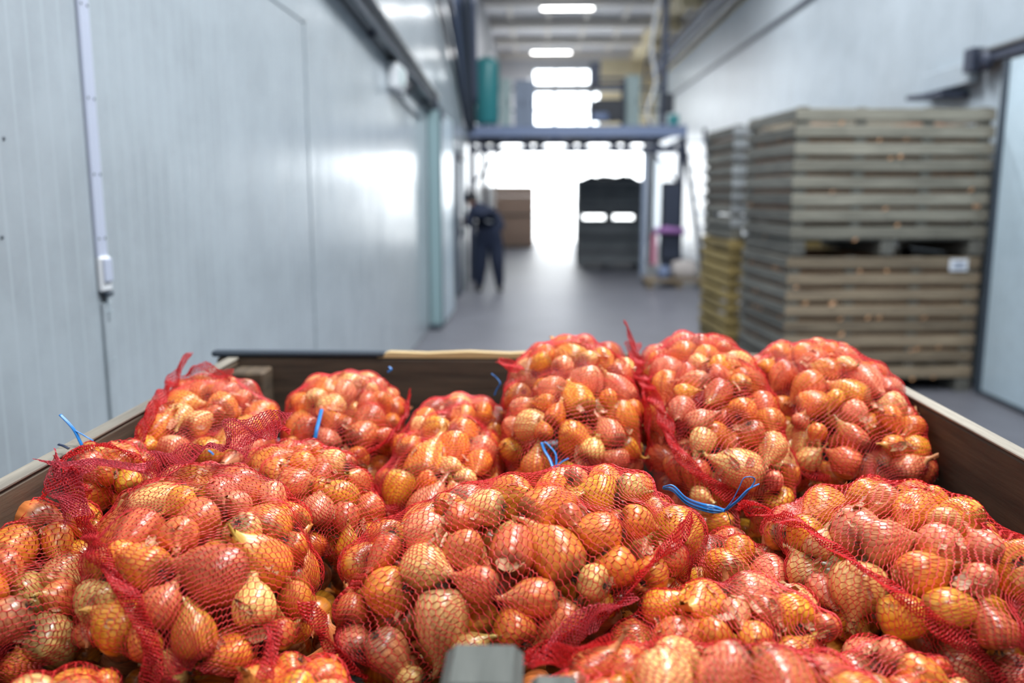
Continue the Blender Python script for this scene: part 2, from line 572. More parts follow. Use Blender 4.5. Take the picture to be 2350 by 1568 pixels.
for k, (lx, ly) in enumerate([(0.9, -1.6), (1.2, 1.3), (1.2, 3.4), (1.2, 6.6), (1.2, 10.2), (1.2, 14.2)]):
    lamp(lx, ly, ZC - 0.45, 1.45, ['tube lamp of the ceiling row behind the viewer', 'tube lamp of the ceiling row right above the open crate', 'tube lamp of the ceiling row just beyond the open crate', 'tube lamp of the ceiling row beside the near crate stack', 'tube lamp of the ceiling row beyond the yellowish crate', 'tube lamp of the ceiling row before the platform'][k], 'tube lamps of the ceiling row above the crates', 110.0 if k == 0 else 195.0)  # first one is an unseen fill lamp, added to brighten the sack fronts

# ------------------------------------------------------------------ fittings on the left wall
def wl_pt(px, py, off=0.0): return atX(px, py, XL + off)
# cover strip over the joint, with rivets
ts = struct(box('trim_2', (XL + 0.006, 2.70, 2.55), (0.012, 0.060, 2.1), M['trim'], bev=0.003))
for z in (1.98, 1.755, 1.56, 2.25, 2.6):
    for s in (-1, 1):
        o = lathe('rivet', [(0, 0.003), (0.0035, 0.002), (0.0045, 0)], M['dark_rubber'], ts, (0.006, s * 0.018, z - 2.55), (0, PI / 2, 0), 10)
tl = struct(box('trim_3', (XL + 0.006, 2.705, 0.68), (0.012, 0.050, 1.36), M['panel_l'], bev=0.003))
for z in (1.33, 1.18):
    for s in (-1, 1):
        lathe('rivet', [(0, 0.003), (0.003, 0.002), (0.004, 0)], M['joint'], tl, (0.006, s * 0.016, z - 0.68), (0, PI / 2, 0), 10)
sw = empty('wall_switch', (XL, 2.70, 1.45), 0, 'small white socket box below the riveted strip on the left wall', 'socket')
box('back_box', (0.010, 0, 0), (0.020, 0.062, 0.11), M['white_plastic'], sw, bev=0.008)
box('cover', (0.023, 0, 0.012), (0.008, 0.050, 0.072), M['trim'], sw, bev=0.005)
box('grommet', (0.018, 0, -0.062), (0.022, 0.035, 0.016), M['dark_rubber'], sw, bev=0.004)
tube('cable', [(0.012, 0.0, -0.065), (0.010, 0.006, -0.10), (0.010, 0.004, -0.15)], 0.004, M['joint'], sw)
for (px, py) in ((8, 318), (4, 545)):
    p = wl_pt(px, py)
    tag(lathe('wall_screw', [(0, 0.004), (0.004, 0.003), (0.005, 0)], M['dark_rubber'], None, p, (0, PI / 2, 0), 10),
        'upper dark screw head near the left edge of the wall' if py < 400 else 'lower dark screw head near the left edge of the wall', 'screw')
# closed flush door leaf outlined by its frame
d1 = struct(empty('door_1', (XL, 4.0, 0)))
box('leaf', (0.003, -0.027, 1.33), (0.006, 2.54, 2.66), M['panel_l'], d1, bev=0.002)
box('frame', (0.005, 1.30, 1.345), (0.010, 0.05, 2.69), M['panel_l'], d1)
box('frame', (0.005, 0.03, 2.69), (0.010, 2.55, 0.05), M['panel_l'], d1)
# inclined track of the open sliding door
a = np.array([XL + 0.05, 5.6, 3.10]); b = np.array([XL + 0.05, 11.25, 2.78])
tr = empty('door_track', a, 0, 'shiny inclined sliding door track high on the left wall', 'track')
ang = math.atan2(b[2] - a[2], b[1] - a[1]); Lr = float(np.linalg.norm(b - a))
mid = (b - a) / 2
box('rail', mid, (0.05, Lr, 0.10), M['steel'], tr, (ang, 0, 0))
box('hood', mid + np.array([0.03, 0, 0.075]), (0.14, Lr, 0.03), M['steel'], tr, (ang, 0, 0))
box('lip', mid + np.array([0.045, 0, -0.055]), (0.03, Lr, 0.05), M['dark_rubber'], tr, (ang, 0, 0))
for k in range(5):
    q = (b - a) * (0.1 + 0.2 * k)
    box('track_bracket', q + np.array([-0.02, 0, 0.02]), (0.06, 0.07, 0.2), M['dark_steel'], tr)
lathe('roller', [(0, -0.03), (0.08, -0.03), (0.08, 0.03), (0, 0.03)], M['dark_steel'], tr, (b - a) + np.array([0.03, 0.02, -0.02]), (0, PI / 2, 0), 16)
box('end_stop', (b - a) + np.array([0.05, -0.10, -0.13]), (0.16, 0.26, 0.14), M['dark_steel'], tr)
# open sliding leaf standing proud of the wall
d2 = struct(empty('door_2', (XL, 13.0, 0)))
box('leaf', (0.105, -1.22, 1.36), (0.13, 1.46, 2.64), M['leaf'], d2, bev=0.01)
box('edge_profile', (0.085, -1.98, 1.36), (0.15, 0.07, 2.66), M['teal_edge'], d2)
box('seal', (0.165, -2.0, 1.36), (0.02, 0.04, 2.66), M['dark_rubber'], d2)
box('foot_guide', (0.07, -2.08, 0.03), (0.14, 0.12, 0.06), M['dark_rubber'], d2)
# doorway where the person stands
d3 = struct(empty('door_3', (XL, 15.1, 0)))
box('frame', (0.03, -0.55, 1.15), (0.10, 0.14, 2.3), M['dark_steel'], d3)
box('frame', (0.03, 0.55, 1.15), (0.10, 0.10, 2.3), M['dark_steel'], d3)
box('frame', (0.03, 0, 2.3), (0.10, 1.2, 0.10), M['dark_steel'], d3)
box('leaf', (0.015, 0, 1.12), (0.05, 1.0, 2.22), M['leaf'], d3)
box('handle', (0.07, -0.35, 1.05), (0.05, 0.03, 0.16), M['steel'], d3)
# wall unit with dark sensor
p = wl_pt(900, 180)
wu = empty('wall_unit', p, 0, 'pale square wall unit with a dark knob above the sliding door', 'box')
box('body', (0.05, 0, 0), (0.10, 0.55, 0.24), M['white_plastic'], wu, bev=0.02)
box('front_plate', (0.105, -0.08, 0), (0.012, 0.22, 0.15), M['pale_cab'], wu)
lathe('knob', [(0, 0.05), (0.045, 0.045), (0.055, 0)], M['black'], wu, (0.1, 0.20, -0.07), (0, PI / 2, 0), 14)
tube('conduit', [(0.02, 0.24, -0.1), (0.02, 0.6, -0.16), (0.02, 1.3, -0.2), (0.02, 2.0, -0.2)], 0.012, M['dark_steel'], wu)
# dark pipes running down the wall to the platform
for k, (x0, y0, x1, y1, r, off, col) in enumerate([
        (1008, -10, 1070, 290, 0.035, 0.05, 'dark_steel'), (1028, -10, 1074, 270, 0.045, 0.14, 'dark_steel'),
        (1045, -10, 1078, 285, 0.04, 0.24, 'blue_steel'), (1058, -10, 1081, 300, 0.055, 0.35, 'dark_steel'),
        (1072, -10, 1085, 290, 0.04, 0.46, 'black'), (1083, -10, 1088, 240, 0.045, 0.57, 'dark_steel')]):
    a = atX(x0, y0, XL + off); b = atX(x1, y1, XL + off)
    m_ = (a + b) / 2 + np.array([0, 0, 0.05])
    tag(tube('pipe', smooth_path([a, m_, b], 12), r, M[col]),
        ['outermost thin', 'second', 'third, bluish', 'thickest', 'fifth, black', 'innermost'][k] + ' dark pipe descending along the left wall to the platform', 'pipe', 'dark pipes on the left wall')

# ------------------------------------------------------------------ fittings on the right wall
for k, (z, r, off, col) in enumerate([(6.28, 0.06, 0.95, 'dark_steel'), (5.92, 0.06, 0.12, 'blue_steel'), (5.68, 0.08, 0.12, 'dark_steel'), (5.45, 0.075, 0.12, 'dark_steel'), (5.56, 0.04, 0.26, 'blue_steel')]):
    if k == 0: z, off = 6.0, 0.30
    tag(tube('wall_pipe', [(XR - off, 3, z), (XR - off, 12, z), (XR - off, 22, z), (XR - off, 30.6, z)], r, M[col]),
        ['topmost thin dark', 'upper blue-grey', 'thick dark', 'lowest dark', 'thin blue-grey'][k] + ' pipe of the bundle along the top of the right wall', 'pipe', 'pipes along the right wall')
tag(tube('wall_cable', [(XR - 0.03, 6, 4.48), (XR - 0.03, 14, 4.47), (XR - 0.03, 22, 4.50), (XR - 0.03, 29, 4.52)], 0.035, M['dark_steel']),
    'single dark cable conduit running along the right wall below the pipes', 'conduit')
# sliding door on the right
d4 = struct(empty('door_4', (3.83, 5.6, 0)))
box('leaf', (0.0, 0, 1.39), (0.12, 3.66, 2.72), M['leaf'], d4, bev=0.01)
box('seal', (-0.01, 1.86, 1.38), (0.15, 0.06, 2.74), M['dark_rubber'], d4)
box('kick_strip', (-0.065, 0, 0.03), (0.012, 3.6, 0.03), M['dark_rubber'], d4)
rt = empty('door_track', (3.85, 5.5, 2.84), 0, 'dark sliding door track on the right wall above the crates', 'track')
box('rail', (0, 0, 0), (0.05, 5.3, 0.08), M['dark_steel'], rt)
box('hood', (0.01, 0, 0.06), (0.12, 5.3, 0.03), M['steel'], rt)
box('end_plate', (-0.03, 2.62, 0.0), (0.14, 0.16, 0.20), M['dark_steel'], rt)
lathe('roller', [(0, -0.03), (0.09, -0.03), (0.09, 0.03), (0, 0.03)], M['dark_steel'], rt, (-0.02, 2.45, -0.02), (0, PI / 2, 0), 16)
wb = empty('wall_bracket', (3.95, 8.75, 2.62), 0, 'dark wedge bracket under a white box by the right door track', 'bracket')
box('white_box', (-0.06, 0.0, 0.14), (0.12, 0.95, 0.20), M['panel_r'], wb, bev=0.012)
box('wedge', (-0.13, 0.1, -0.01), (0.26, 0.8, 0.05), M['dark_steel'], wb, (0.06, 0, 0))

# ------------------------------------------------------------------ slatted crates
def crate(name, loc, rz, W, D, H, mats, label, n=8, foot=0.11, group='stacked slatted crates', face_mat=None, plate=False, gaps=1.0, closed=False):
    t = empty(name, loc, rz, label, 'crate', group)
    mf, ms = M[mats[0]], M[mats[1]]
    z0 = foot
    pitch = (H - foot) / n
    bh = pitch - 0.040 * gaps
    th = 0.024
    for k in range(n):
        z = z0 + pitch * (k + 0.5)
        j = [random.uniform(-0.006, 0.006) for _ in range(4)]
        t_ = [random.uniform(-0.004, 0.004) for _ in range(4)]
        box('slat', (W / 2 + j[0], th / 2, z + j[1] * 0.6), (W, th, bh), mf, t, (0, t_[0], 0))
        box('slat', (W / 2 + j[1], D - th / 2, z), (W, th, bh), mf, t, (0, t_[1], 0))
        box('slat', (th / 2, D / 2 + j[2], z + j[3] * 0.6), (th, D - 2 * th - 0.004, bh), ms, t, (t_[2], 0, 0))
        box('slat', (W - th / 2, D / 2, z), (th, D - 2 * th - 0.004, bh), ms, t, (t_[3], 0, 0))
    for cx in (0.07, W - 0.07):
        for cy in (0.07, D - 0.07):
            box('corner_post', (cx, cy, z0 + (H - foot) / 2), (0.09, 0.09, H - foot - 0.01), ms, t)
    for cx in (0.07, W / 2, W - 0.07):
        box('skid', (cx, D / 2, foot / 2), (0.12, D, foot), ms, t)
    for k in range(8):
        box('floor_board', ((W - 0.06) * (k + 0.5) / 8 + 0.03, D / 2, z0 + 0.013), ((W - 0.06) / 8 - 0.01, D - 0.06, 0.022), ms, t)
    for cx in (W * 0.33, W * 0.67):
        box('upright', (cx, th + 0.015, z0 + (H - foot) / 2), (0.09, 0.028, H - foot - 0.02), ms, t)
    if plate:
        pl = box('label_plate', (W - 0.20, -0.006, H - 0.085), (0.155, 0.008, 0.10), M['paper'], t, bev=0.002)
        box('print', (0.0, -0.005, 0.012), (0.09, 0.002, 0.026), M['ink'], pl, bev=0)
        box('print', (0.0, -0.005, -0.022), (0.10, 0.002, 0.014), M['ink'], pl, bev=0)
    return t

def heap(name, t_loc, rz, W, D, z0, hgt, mat, label, cat='onions', nb=14):
    """a heap of produce filling a crate"""
    V, F = [], []
    n = 26
    for i in range(n):
        for j in range(n):
            u, v = i / (n - 1), j / (n - 1)
            e = min(1, 6 * min(u, 1 - u, v, 1 - v))
            V.append((u * W, v * D, z0 + e * hgt * (0.35 + 0.4 * math.sin(u * 9 + 1) * math.sin(v * 8) + 0.5 * random.random())))
    for i in range(n - 1):
        for j in range(n - 1):
            F.append((i * n + j, (i + 1) * n + j, (i + 1) * n + j + 1, i * n + j + 1))
    k = len(V)
    V += [(0, 0, z0 - 0.8), (W, 0, z0 - 0.8), (W, D, z0 - 0.8), (0, D, z0 - 0.8)]
    me = bpy.data.meshes.new(name)
    F.append((k, k + 1, k + 2, k + 3))
    # skirts
    bm = bmesh.new()
    vs_ = [bm.verts.new(v) for v in V]
    for f in F: bm.faces.new([vs_[q] for q in f])
    def skirt(idx, c0, c1):
        bm.faces.new([vs_[q] for q in idx] + [vs_[c1], vs_[c0]])
    skirt([i * n for i in range(n)], k, k + 1)
    skirt([(n - 1) * n + j for j in range(n)], k + 1, k + 2)
    skirt([i * n + n - 1 for i in range(n - 1, -1, -1)], k + 2, k + 3)
    skirt([j for j in range(n - 1, -1, -1)], k + 3, k)
    bmesh.ops.recalc_face_normals(bm, faces=bm.faces)
    bm.to_mesh(me); bm.free()
    for p_ in me.polygons[:(n - 1) ** 2]: p_.use_smooth = True
    o = link(name, me, mat, None, t_loc, (0, 0, rz))
    return tag(o, label, cat, None, 'stuff')
M['pile'] = plain('onion_pile', (0.20, 0.085, 0.03), 0.6, var=0.7, scale=26, bump=1.0)

RZ = math.radians(4.2)
CX, CY = 2.095, 7.44
crate('slatted_crate', (CX, CY, 0), RZ, 1.66, 1.3, 1.18, ('wood_warm', 'wood_side'), 'lower brown slatted crate with a white label, near stack on the right', 8, plate=True)
crate('slatted_crate', (CX + 0.01, CY, 1.18), RZ, 1.67, 1.3, 1.22, ('wood_dark', 'wood_side'), 'upper grey slatted crate on the labelled brown one', 8, foot=0.12)
heap('onion_heap', (CX + 0.04, CY + 0.06, 0), RZ, 1.57, 1.2, 1.06, 0.04, M['pile'], 'onions filling the labelled lower crate, seen between its slats')
heap('onion_heap', (CX + 0.04, CY + 0.06, 1.18), RZ, 1.57, 1.2, 1.06, 0.04, M['pile'], 'onions filling the upper grey crate, seen between its slats')
C2 = (2.08, 9.35)
crate('slatted_crate', (C2[0] - 0.03, C2[1] + 0.2, 0), math.radians(3), 1.66, 1.25, 1.2, ('wood_yellow', 'wood_yellow'), 'yellowish slatted crate at floor level behind the labelled crate', 8)
crate('slatted_crate', (C2[0], C2[1] + 0.3, 1.2), math.radians(3), 1.66, 1.25, 1.22, ('wood_blue', 'wood_side'), 'dark slatted crate on top of the yellowish crate', 8)
heap('onion_heap', (C2[0] + 0.04, C2[1] + 0.4, 1.2), math.radians(3), 1.56, 1.1, 1.1, 0.03, M['pile'], 'onions filling the dark crate over the yellowish one')

# skins and leaves caught between the slats
def flake_mesh(n, place, name, mat, smin, smax):
    V, F, T = [], [], []
    for k in range(n):
        c, nrm, tang = place(k)
        nrm = np.asarray(nrm, float); tang = np.asarray(tang, float)
        bt = np.cross(nrm, tang)
        L_, W_ = random.uniform(smin, smax), random.uniform(smin, smax) * 0.55
        cu = random.uniform(0.2, 0.7)
        base = len(V)
        jag = [random.uniform(0.6, 1.15) for _ in range(12)]
        for i in range(4):
            for j in range(3):
                a_, b_ = (i / 3 - 0.5) * 2, (j - 1.0)
                g = jag[i * 3 + j]
                V.append(np.asarray(c) + tang * a_ * L_ * g + bt * b_ * W_ * g * (1 - 0.4 * a_ * a_) + nrm * (cu * L_ * (b_ * b_ * 0.5 + a_ * a_ * 0.5 * (1 if k % 2 else -0.4))))
        for i in range(3):
            for j in range(2):
                F.append((base + i * 3 + j, base + (i + 1) * 3 + j, base + (i + 1) * 3 + j + 1, base + i * 3 + j + 1))
    me = fast_mesh(name, np.array(V), np.array(F))
    return me
M['flake'] = plain('dry_onion_skin', (0.52, 0.27, 0.12), 0.4, var=0.6, scale=40)
def crate_place(k):
    z = random.choice([0.11 + 0.134 * random.randint(0, 7), 1.3 + 0.1375 * random.randint(0, 7)]) + random.uniform(-0.01, 0.02)
    u = random.uniform(0.05, 1.6)
    if random.random() < 0.3:
        u = random.uniform(0.05, 1.25)
        return (CX - 0.005 - math.sin(RZ) * u, CY + u * math.cos(RZ), z), (-0.95, -0.1, 0.3), (0.1, -0.8, 0.6)
    return (CX + u * math.cos(RZ), CY + u * math.sin(RZ) - 0.008, z), (0.1, -0.95, 0.3), (0.8, 0.1, 0.6)
fm = flake_mesh(55, crate_place, 'onion_skins', None, 0.012, 0.032)
tag(link('onion_skins', fm, M['flake']), 'dry onion skins caught between the slats of the near crate stack', 'onion skins', None, 'stuff')

# far stacks
p = atZ(1322, 612, 0)
crate('slatted_crate', (0.93, 20.9, 0), 0, 1.55, 1.2, 1.05, ('wood_blue', 'wood_blue'), 'lower dark crate in the bright doorway, right of the gap', 9, 0.05, 'dark crates in the doorway', gaps=0.2)
crate('slatted_crate', (0.93, 20.9, 1.05), 0, 1.55, 1.2, 0.95, ('wood_blue', 'wood_blue'), 'upper dark crate in the bright doorway with a heap on top', 8, 0.20, 'dark crates in the doorway', gaps=0.2)
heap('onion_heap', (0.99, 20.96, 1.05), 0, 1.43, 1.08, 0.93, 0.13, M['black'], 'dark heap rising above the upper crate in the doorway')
def solid_box(loc, W, D, H, label):
    t = empty('wooden_bin', loc, 0, label, 'bin', 'brown bins in the doorway')
    th = 0.03
    for k in range(3):
        h = (H - 0.05) / 3
        z = 0.05 + h * (k + 0.5)
        box('board', (W / 2, th / 2, z), (W, th, h - 0.006), M['ply'], t)
        box('board', (W / 2, D - th / 2, z), (W, th, h - 0.006), M['ply'], t)
        box('board', (th / 2, D / 2, z), (th, D - 0.07, h - 0.006), M['ply'], t)
        box('board', (W - th / 2, D / 2, z), (th, D - 0.07, h - 0.006), M['ply'], t)
    box('base_board', (W / 2, D / 2, 0.07), (W - 0.07, D - 0.07, 0.03), M['ply'], t)
    for cy in (0.06, D / 2, D - 0.06):
        box('skid', (W / 2, cy, 0.025), (W - 0.02, 0.1, 0.05), M['wood_side'], t)
solid_box((-1.33, 27.6, 0), 1.2, 1.2, 0.98, 'lower brown wooden bin in the bright doorway behind the person')
solid_box((-1.33, 27.6, 0.98), 1.2, 1.2, 0.92, 'upper brown wooden bin in the bright doorway behind the person')

# ------------------------------------------------------------------ mezzanine platform
PYF, PYR = 17.0, 21.5
mz = empty('mezzanine_platform', (0.70, PYF, 0), 0, 'blue-grey steel platform with lattice girder spanning the passage', 'platform')
px0, px1 = XL + 0.03, 2.78
W_ = px1 - px0; xc = (px0 + px1) / 2 - 0.70
box('front_beam', (xc, 0.05, 2.84), (W_, 0.10, 0.20), M['blue_steel'], mz)
box('lower_chord', (xc, 0.05, 2.50), (W_, 0.10, 0.12), M['dark_steel'], mz)
nd = 10
for k in range(nd):
    x0 = px0 - 0.70 + W_ * k / nd; x1 = px0 - 0.70 + W_ * (k + 1) / nd
    z0, z1 = (2.52, 2.72) if k % 2 else (2.72, 2.52)
    tube('lattice_bar', [(x0, 0.05, z0), (x1, 0.05, z1)], 0.042, M['dark_steel'], mz, 6)
for k in range(6):
    box('joist', (xc, 0.8 + 0.7 * k, 2.865), (W_, 0.06, 0.09), M['dark_steel'], mz)
for k in range(6):
    box('deck_plate', (px0 - 0.70 + W_ * (k + 0.5) / 6, (PYR - PYF) / 2, 2.93), (W_ / 6 - 0.01, PYR - PYF, 0.03), M['grey_cab'], mz)
box('rear_beam', (xc, PYR - PYF - 0.05, 2.87), (W_, 0.10, 0.09), M['dark_steel'], mz)
for (x_, y_) in ((px0 + 0.06, 0.1), (px1 - 0.08, 0.1), (px0 + 0.06, PYR - PYF - 0.1), (px1 - 0.08, PYR - PYF - 0.1)):
    box('column', (x_ - 0.70, y_, 1.35), (0.12, 0.12, 2.7), M['dark_steel'], mz)
box('column', (2.03 - 0.70, 0.12, 1.25), (0.09, 0.09, 2.5), M['grey_cab'], mz)
for zz in (3.45, 3.9):
    tube('hand_rail', [(px0 - 0.7, 2.6, zz), (px1 - 0.7, 2.6, zz)], 0.025, M['dark_steel'], mz, 6)
for k in range(6):
    tube('rail_post', [(px0 - 0.7 + 0.05 + (W_ - 0.1) * k / 5, 2.6, 2.95), (px0 - 0.7 + 0.05 + (W_ - 0.1) * k / 5, 2.6, 3.9)], 0.02, M['dark_steel'], mz, 6)
# knee braces
for s, xx in ((1, px0 + 0.12), (-1, px1 - 0.14)):
    tube('knee_brace', [(xx - 0.7, 0.1, 1.9), (xx + s * 0.5 - 0.7, 0.08, 2.48)], 0.03, M['dark_steel'], mz, 6)

tk = empty('teal_tank', (atY(1118, 290, 17.6)[0], 17.6, 2.945), 0, 'upright teal tank standing on the left end of the platform', 'tank')
lathe('shell', [(0, 0.06), (0.2, 0.06), (0.235, 0.12), (0.235, 1.18), (0.21, 1.27), (0.12, 1.31), (0, 1.32)], M['teal'], tk)
lathe('valve', [(0, 0), (0.04, 0), (0.04, 0.06), (0.02, 0.08), (0, 0.08)], M['steel'], tk, (0, 0, 1.31), seg=12)
for k in range(3):
    box('foot', (0.17 * math.cos(2.1 * k), 0.17 * math.sin(2.1 * k), 0.035), (0.06, 0.06, 0.07), M['dark_steel'], tk)
def cabinet(px_0, px_1, py_t, Y, D, mat, label, panels=2):
    a = atY(px_0, 290, Y)[0]; b = atY(px_1, 290, Y)[0]
    zt = atY(px_0, py_t, Y)[2]
    z0 = 2.945
    t = empty('cabinet', ((a + b) / 2, Y, z0), 0, label, 'cabinet')
    W_ = b - a; H_ = zt - z0
    box('body', (0, D / 2, H_ / 2 + 0.04), (W_, D, H_ - 0.08), M[mat], t, bev=0.015)
    box('plinth', (0, D / 2, 0.02), (W_ - 0.04, D - 0.04, 0.04), M['dark_steel'], t)
    for k in range(panels):
        d_ = box('door', (-W_ / 2 + W_ * (k + 0.5) / panels, -0.012, H_ / 2 + 0.04), (W_ / panels - 0.02, 0.02, H_ - 0.14), M[mat], t)
        box('handle', (W_ / panels * 0.3, -0.02, 0), (0.02, 0.02, 0.14), M['dark_steel'], d_)
    return t
cabinet(1148, 1172, 180, 18.6, 0.5, 'pale_cab', 'narrow pale green cabinet beside the teal tank', 1)
cabinet(1180, 1228, 183, 18.9, 0.5, 'grey_cab', 'wider blue-grey cabinet right of the pale green one on the platform', 2)
cabinet(1434, 1468, 172, 18.95, 0.5, 'pale_cab', 'pale grey cabinet beside the black machine on the platform', 1)
mc = empty('sorting_machine', (atY(1395, 290, 18.2)[0], 18.3, 2.945), 0, 'black box-shaped machine on a frame at the right of the platform', 'machine')
box('body', (0.02, 0.25, 0.40), (0.62, 0.5, 0.42), M['black'], mc, bev=0.02)
box('hopper', (0.02, 0.25, 0.86), (0.56, 0.45, 0.12), M['dark_steel'], mc, bev=0.02)
for sx in (-0.33, 0.33):
    for sy in (0.05, 0.45):
        box('leg', (sx, sy, 0.5), (0.05, 0.05, 1.0), M['dark_steel'], mc)
box('top_bar', (0, 0.25, 1.03), (0.72, 0.06, 0.06), M['dark_steel'], mc)
lathe('motor', [(0, -0.16), (0.09, -0.16), (0.1, -0.1), (0.1, 0.12), (0.06, 0.16), (0, 0.16)], M['blue_steel'], mc, (-0.15, -0.12, 0.24), (0, PI / 2, 0), 16)
tag(box('control_box', (atY(1298, 205, 18.3)[0] + 0.56, 18.1, 4.02), (0.20, 0.2, 0.42), M['dark_steel'], bev=0.02), 'small dark control box hung left above the black machine', 'box')
bpy.context.view_layer.update()
cl = empty('cable_column', (2.36, 17.3, 2.945), 0, 'dark vertical cable column at the right end of the platform', 'column')
box('upright', (0, 0, 1.5), (0.12, 0.12, 3.0), M['dark_steel'], cl)
box('junction_box', (0.09, -0.06, 0.42), (0.2, 0.14, 0.36), M['black'], cl, bev=0.02)
tube('cable', smooth_path([(-0.08, 0, 2.6), (-0.24, 0, 1.5), (-0.15, 0, 0.8), (-0.3, 0, 0.3), (-0.2, 0, 0.03)], 20), 0.025, M['white_plastic'], cl)
tube('cable', smooth_path([(-0.1, 0.05, 2.0), (-0.33, 0, 1.2), (-0.36, 0, 0.6), (-0.25, 0, 0.02)], 20), 0.02, M['dark_steel'], cl)
tag(box('canister', (2.55, 17.2, 3.05), (0.2, 0.2, 0.20), M['teal'], bev=0.03), 'small teal canister at the right end of the platform', 'canister')
# equipment under the right end: panel, stair, pallet with sacks
st = empty('steel_stair', (3.0, 17.6, 0), 0, 'steep dark steel stair leaning against the right end of the platform', 'stair')
for s in (-1, 1):
    tube('stringer', [(0.18 + 0.0, -0.75 + s * 0.0, 0.02), (-0.12, 0.6, 2.95)] if s < 0 else [(0.62, -0.75, 0.02), (0.32, 0.6, 2.95)], 0.05, M['dark_steel'], st, 6)
for k in range(10):
    f_ = (k + 0.6) / 10.5
    box('tread', (0.40 - 0.30 * f_, -0.75 + 1.35 * f_, 0.02 + 2.93 * f_), (0.42, 0.16, 0.03), M['blue_steel'], st)
eb = empty('switch_cabinet', (2.42, 16.9, 0), 0, 'dark upright switch cabinet with pink sign under the platform end', 'cabinet')
box('body', (0.12, 0.25, 1.15), (0.36, 0.3, 1.5), M['black'], eb, bev=0.015)
box('pedestal', (0.12, 0.25, 0.2), (0.3, 0.26, 0.4), M['dark_steel'], eb)
box('door', (0.12, 0.09, 1.15), (0.32, 0.02, 1.4), M['dark_steel'], eb)
box('pink_notice', (-0.18, 0.2, 0.62), (0.10, 0.02, 0.6), M['pink'], eb)
box('notice_rail', (-0.08, 0.22, 0.92), (0.34, 0.03, 0.05), M['dark_steel'], eb)
tag(tube('cloth_roll', [(-0.22, -0.02, 0.98), (0.0, -0.04, 1.0), (0.36, -0.02, 0.97)], 0.07, M['purple'], eb, 10, radii=[0.05, 0.075, 0.06]), 'purple cloth hung across the front')
pt = empty('wooden_pallet', (2.55, 16.30, 0), 0, 'low wooden pallet on the floor below the platform stair', 'pallet')
for k in range(7):
    box('deck_board', (0, -0.42 + 0.14 * k, 0.125), (1.2, 0.11, 0.022), M['wood_warm'], pt)
for k in (-1, 0, 1):
    for j in (-1, 0, 1):
        box('block', (0.52 * k, 0.4 * j, 0.065), (0.12, 0.1, 0.09), M['wood_warm'], pt)
    box('bottom_board', (0.52 * k, 0, 0.011), (0.12, 0.92, 0.02), M['wood_warm'], pt)
def soft_sack(loc, dims, mat, label, seed):
    bm = bmesh.new()
    bmesh.ops.create_icosphere(bm, subdivisions=3, radius=1.0)
    r_ = random.Random(seed)
    ph = [r_.uniform(0, 6) for _ in range(6)]
    for v in bm.verts:
        k = 1 + 0.08 * math.sin(4 * v.co.x + ph[0]) * math.sin(5 * v.co.y + ph[1]) + 0.05 * math.sin(9 * v.co.z + ph[2])
        p_ = [math.copysign(abs(c) ** 0.75, c) * k for c in v.co]
        v.co = (p_[0] * dims[0], p_[1] * dims[1], max(p_[2], -0.75) * dims[2])
    me = bpy.data.meshes.new('sack')
    bm.to_mesh(me); bm.free()
    for p_ in me.polygons: p_.use_smooth = True
    return tag(link('cloth_sack', me, mat, None, loc), label, 'sack')
soft_sack((2.70, 16.28, 0.136 + 0.75 * 0.20), (0.24, 0.22, 0.20), M['sackcloth'], 'pale slumped cloth sack on the low pallet', 3)
soft_sack((2.32, 16.3, 0.136 + 0.75 * 0.13), (0.12, 0.16, 0.13), M['blue_steel'], 'small dark blue bundle on the low pallet left of the pale sack', 5)

# ------------------------------------------------------------------ the person at the door
def skin_body(name, joints, edges, mat, parent=None, sub=2):
    me = bpy.data.meshes.new(name)
    names = list(joints)
    me.from_pydata([joints[n][0] for n in names], [], [(names.index(a), names.index(b)) for a, b in edges])
    o = link(name, me, mat, parent)
    md = o.modifiers.new('skin', 'SKIN')
    md.use_smooth_shade = True
    bm = bmesh.new(); bm.from_mesh(me)
    lay = bm.verts.layers.skin.verify()
    bm.verts.ensure_lookup_table()
    for i, n in enumerate(names):
        r = joints[n][1]
        bm.verts[i][lay].radius = (r, r) if not isinstance(r, tuple) else r
        bm.verts[i][lay].use_root = (i == 0)
    bm.to_mesh(me); bm.free()
    s = o.modifiers.new('sub', 'SUBSURF')
    s.levels = sub; s.render_levels = sub
    return o
PX, PY_ = -0.86, 15.25
person = empty('person', (PX, PY_, 0), 0, 'person in dark navy work clothes bending towards the door on the left', 'person')
J = dict(
    pelvis=((0.02, 0, 0.93), (0.24, 0.185)), belly=((0.0, 0.0, 1.08), (0.275, 0.20)), chest=((-0.07, 0.02, 1.28), (0.26, 0.19)),
    upper=((-0.13, 0.03, 1.42), (0.17, 0.135)), neck=((-0.20, 0.04, 1.50), 0.062), skull=((-0.24, 0.05, 1.56), 0.07),
    hipl=((-0.10, 0, 0.84), 0.165), kneel=((-0.13, -0.03, 0.47), 0.125), anklel=((-0.15, 0.02, 0.10), 0.078), toel=((-0.20, 0.12, 0.055), 0.045),
    hipr=((0.12, 0, 0.84), 0.165), kneer=((0.165, -0.03, 0.47), 0.125), ankler=((0.20, 0.02, 0.10), 0.078), toer=((0.17, 0.13, 0.055), 0.045),
    shl=((-0.28, 0.0, 1.38), 0.082), ell=((-0.33, -0.10, 1.16), 0.078), wrl=((-0.40, 0.06, 1.20), 0.042),
    shr=((0.10, 0.02, 1.34), 0.105), elr=((0.24, -0.03, 1.12), 0.085), wrr=((0.06, -0.16, 0.98), 0.042))
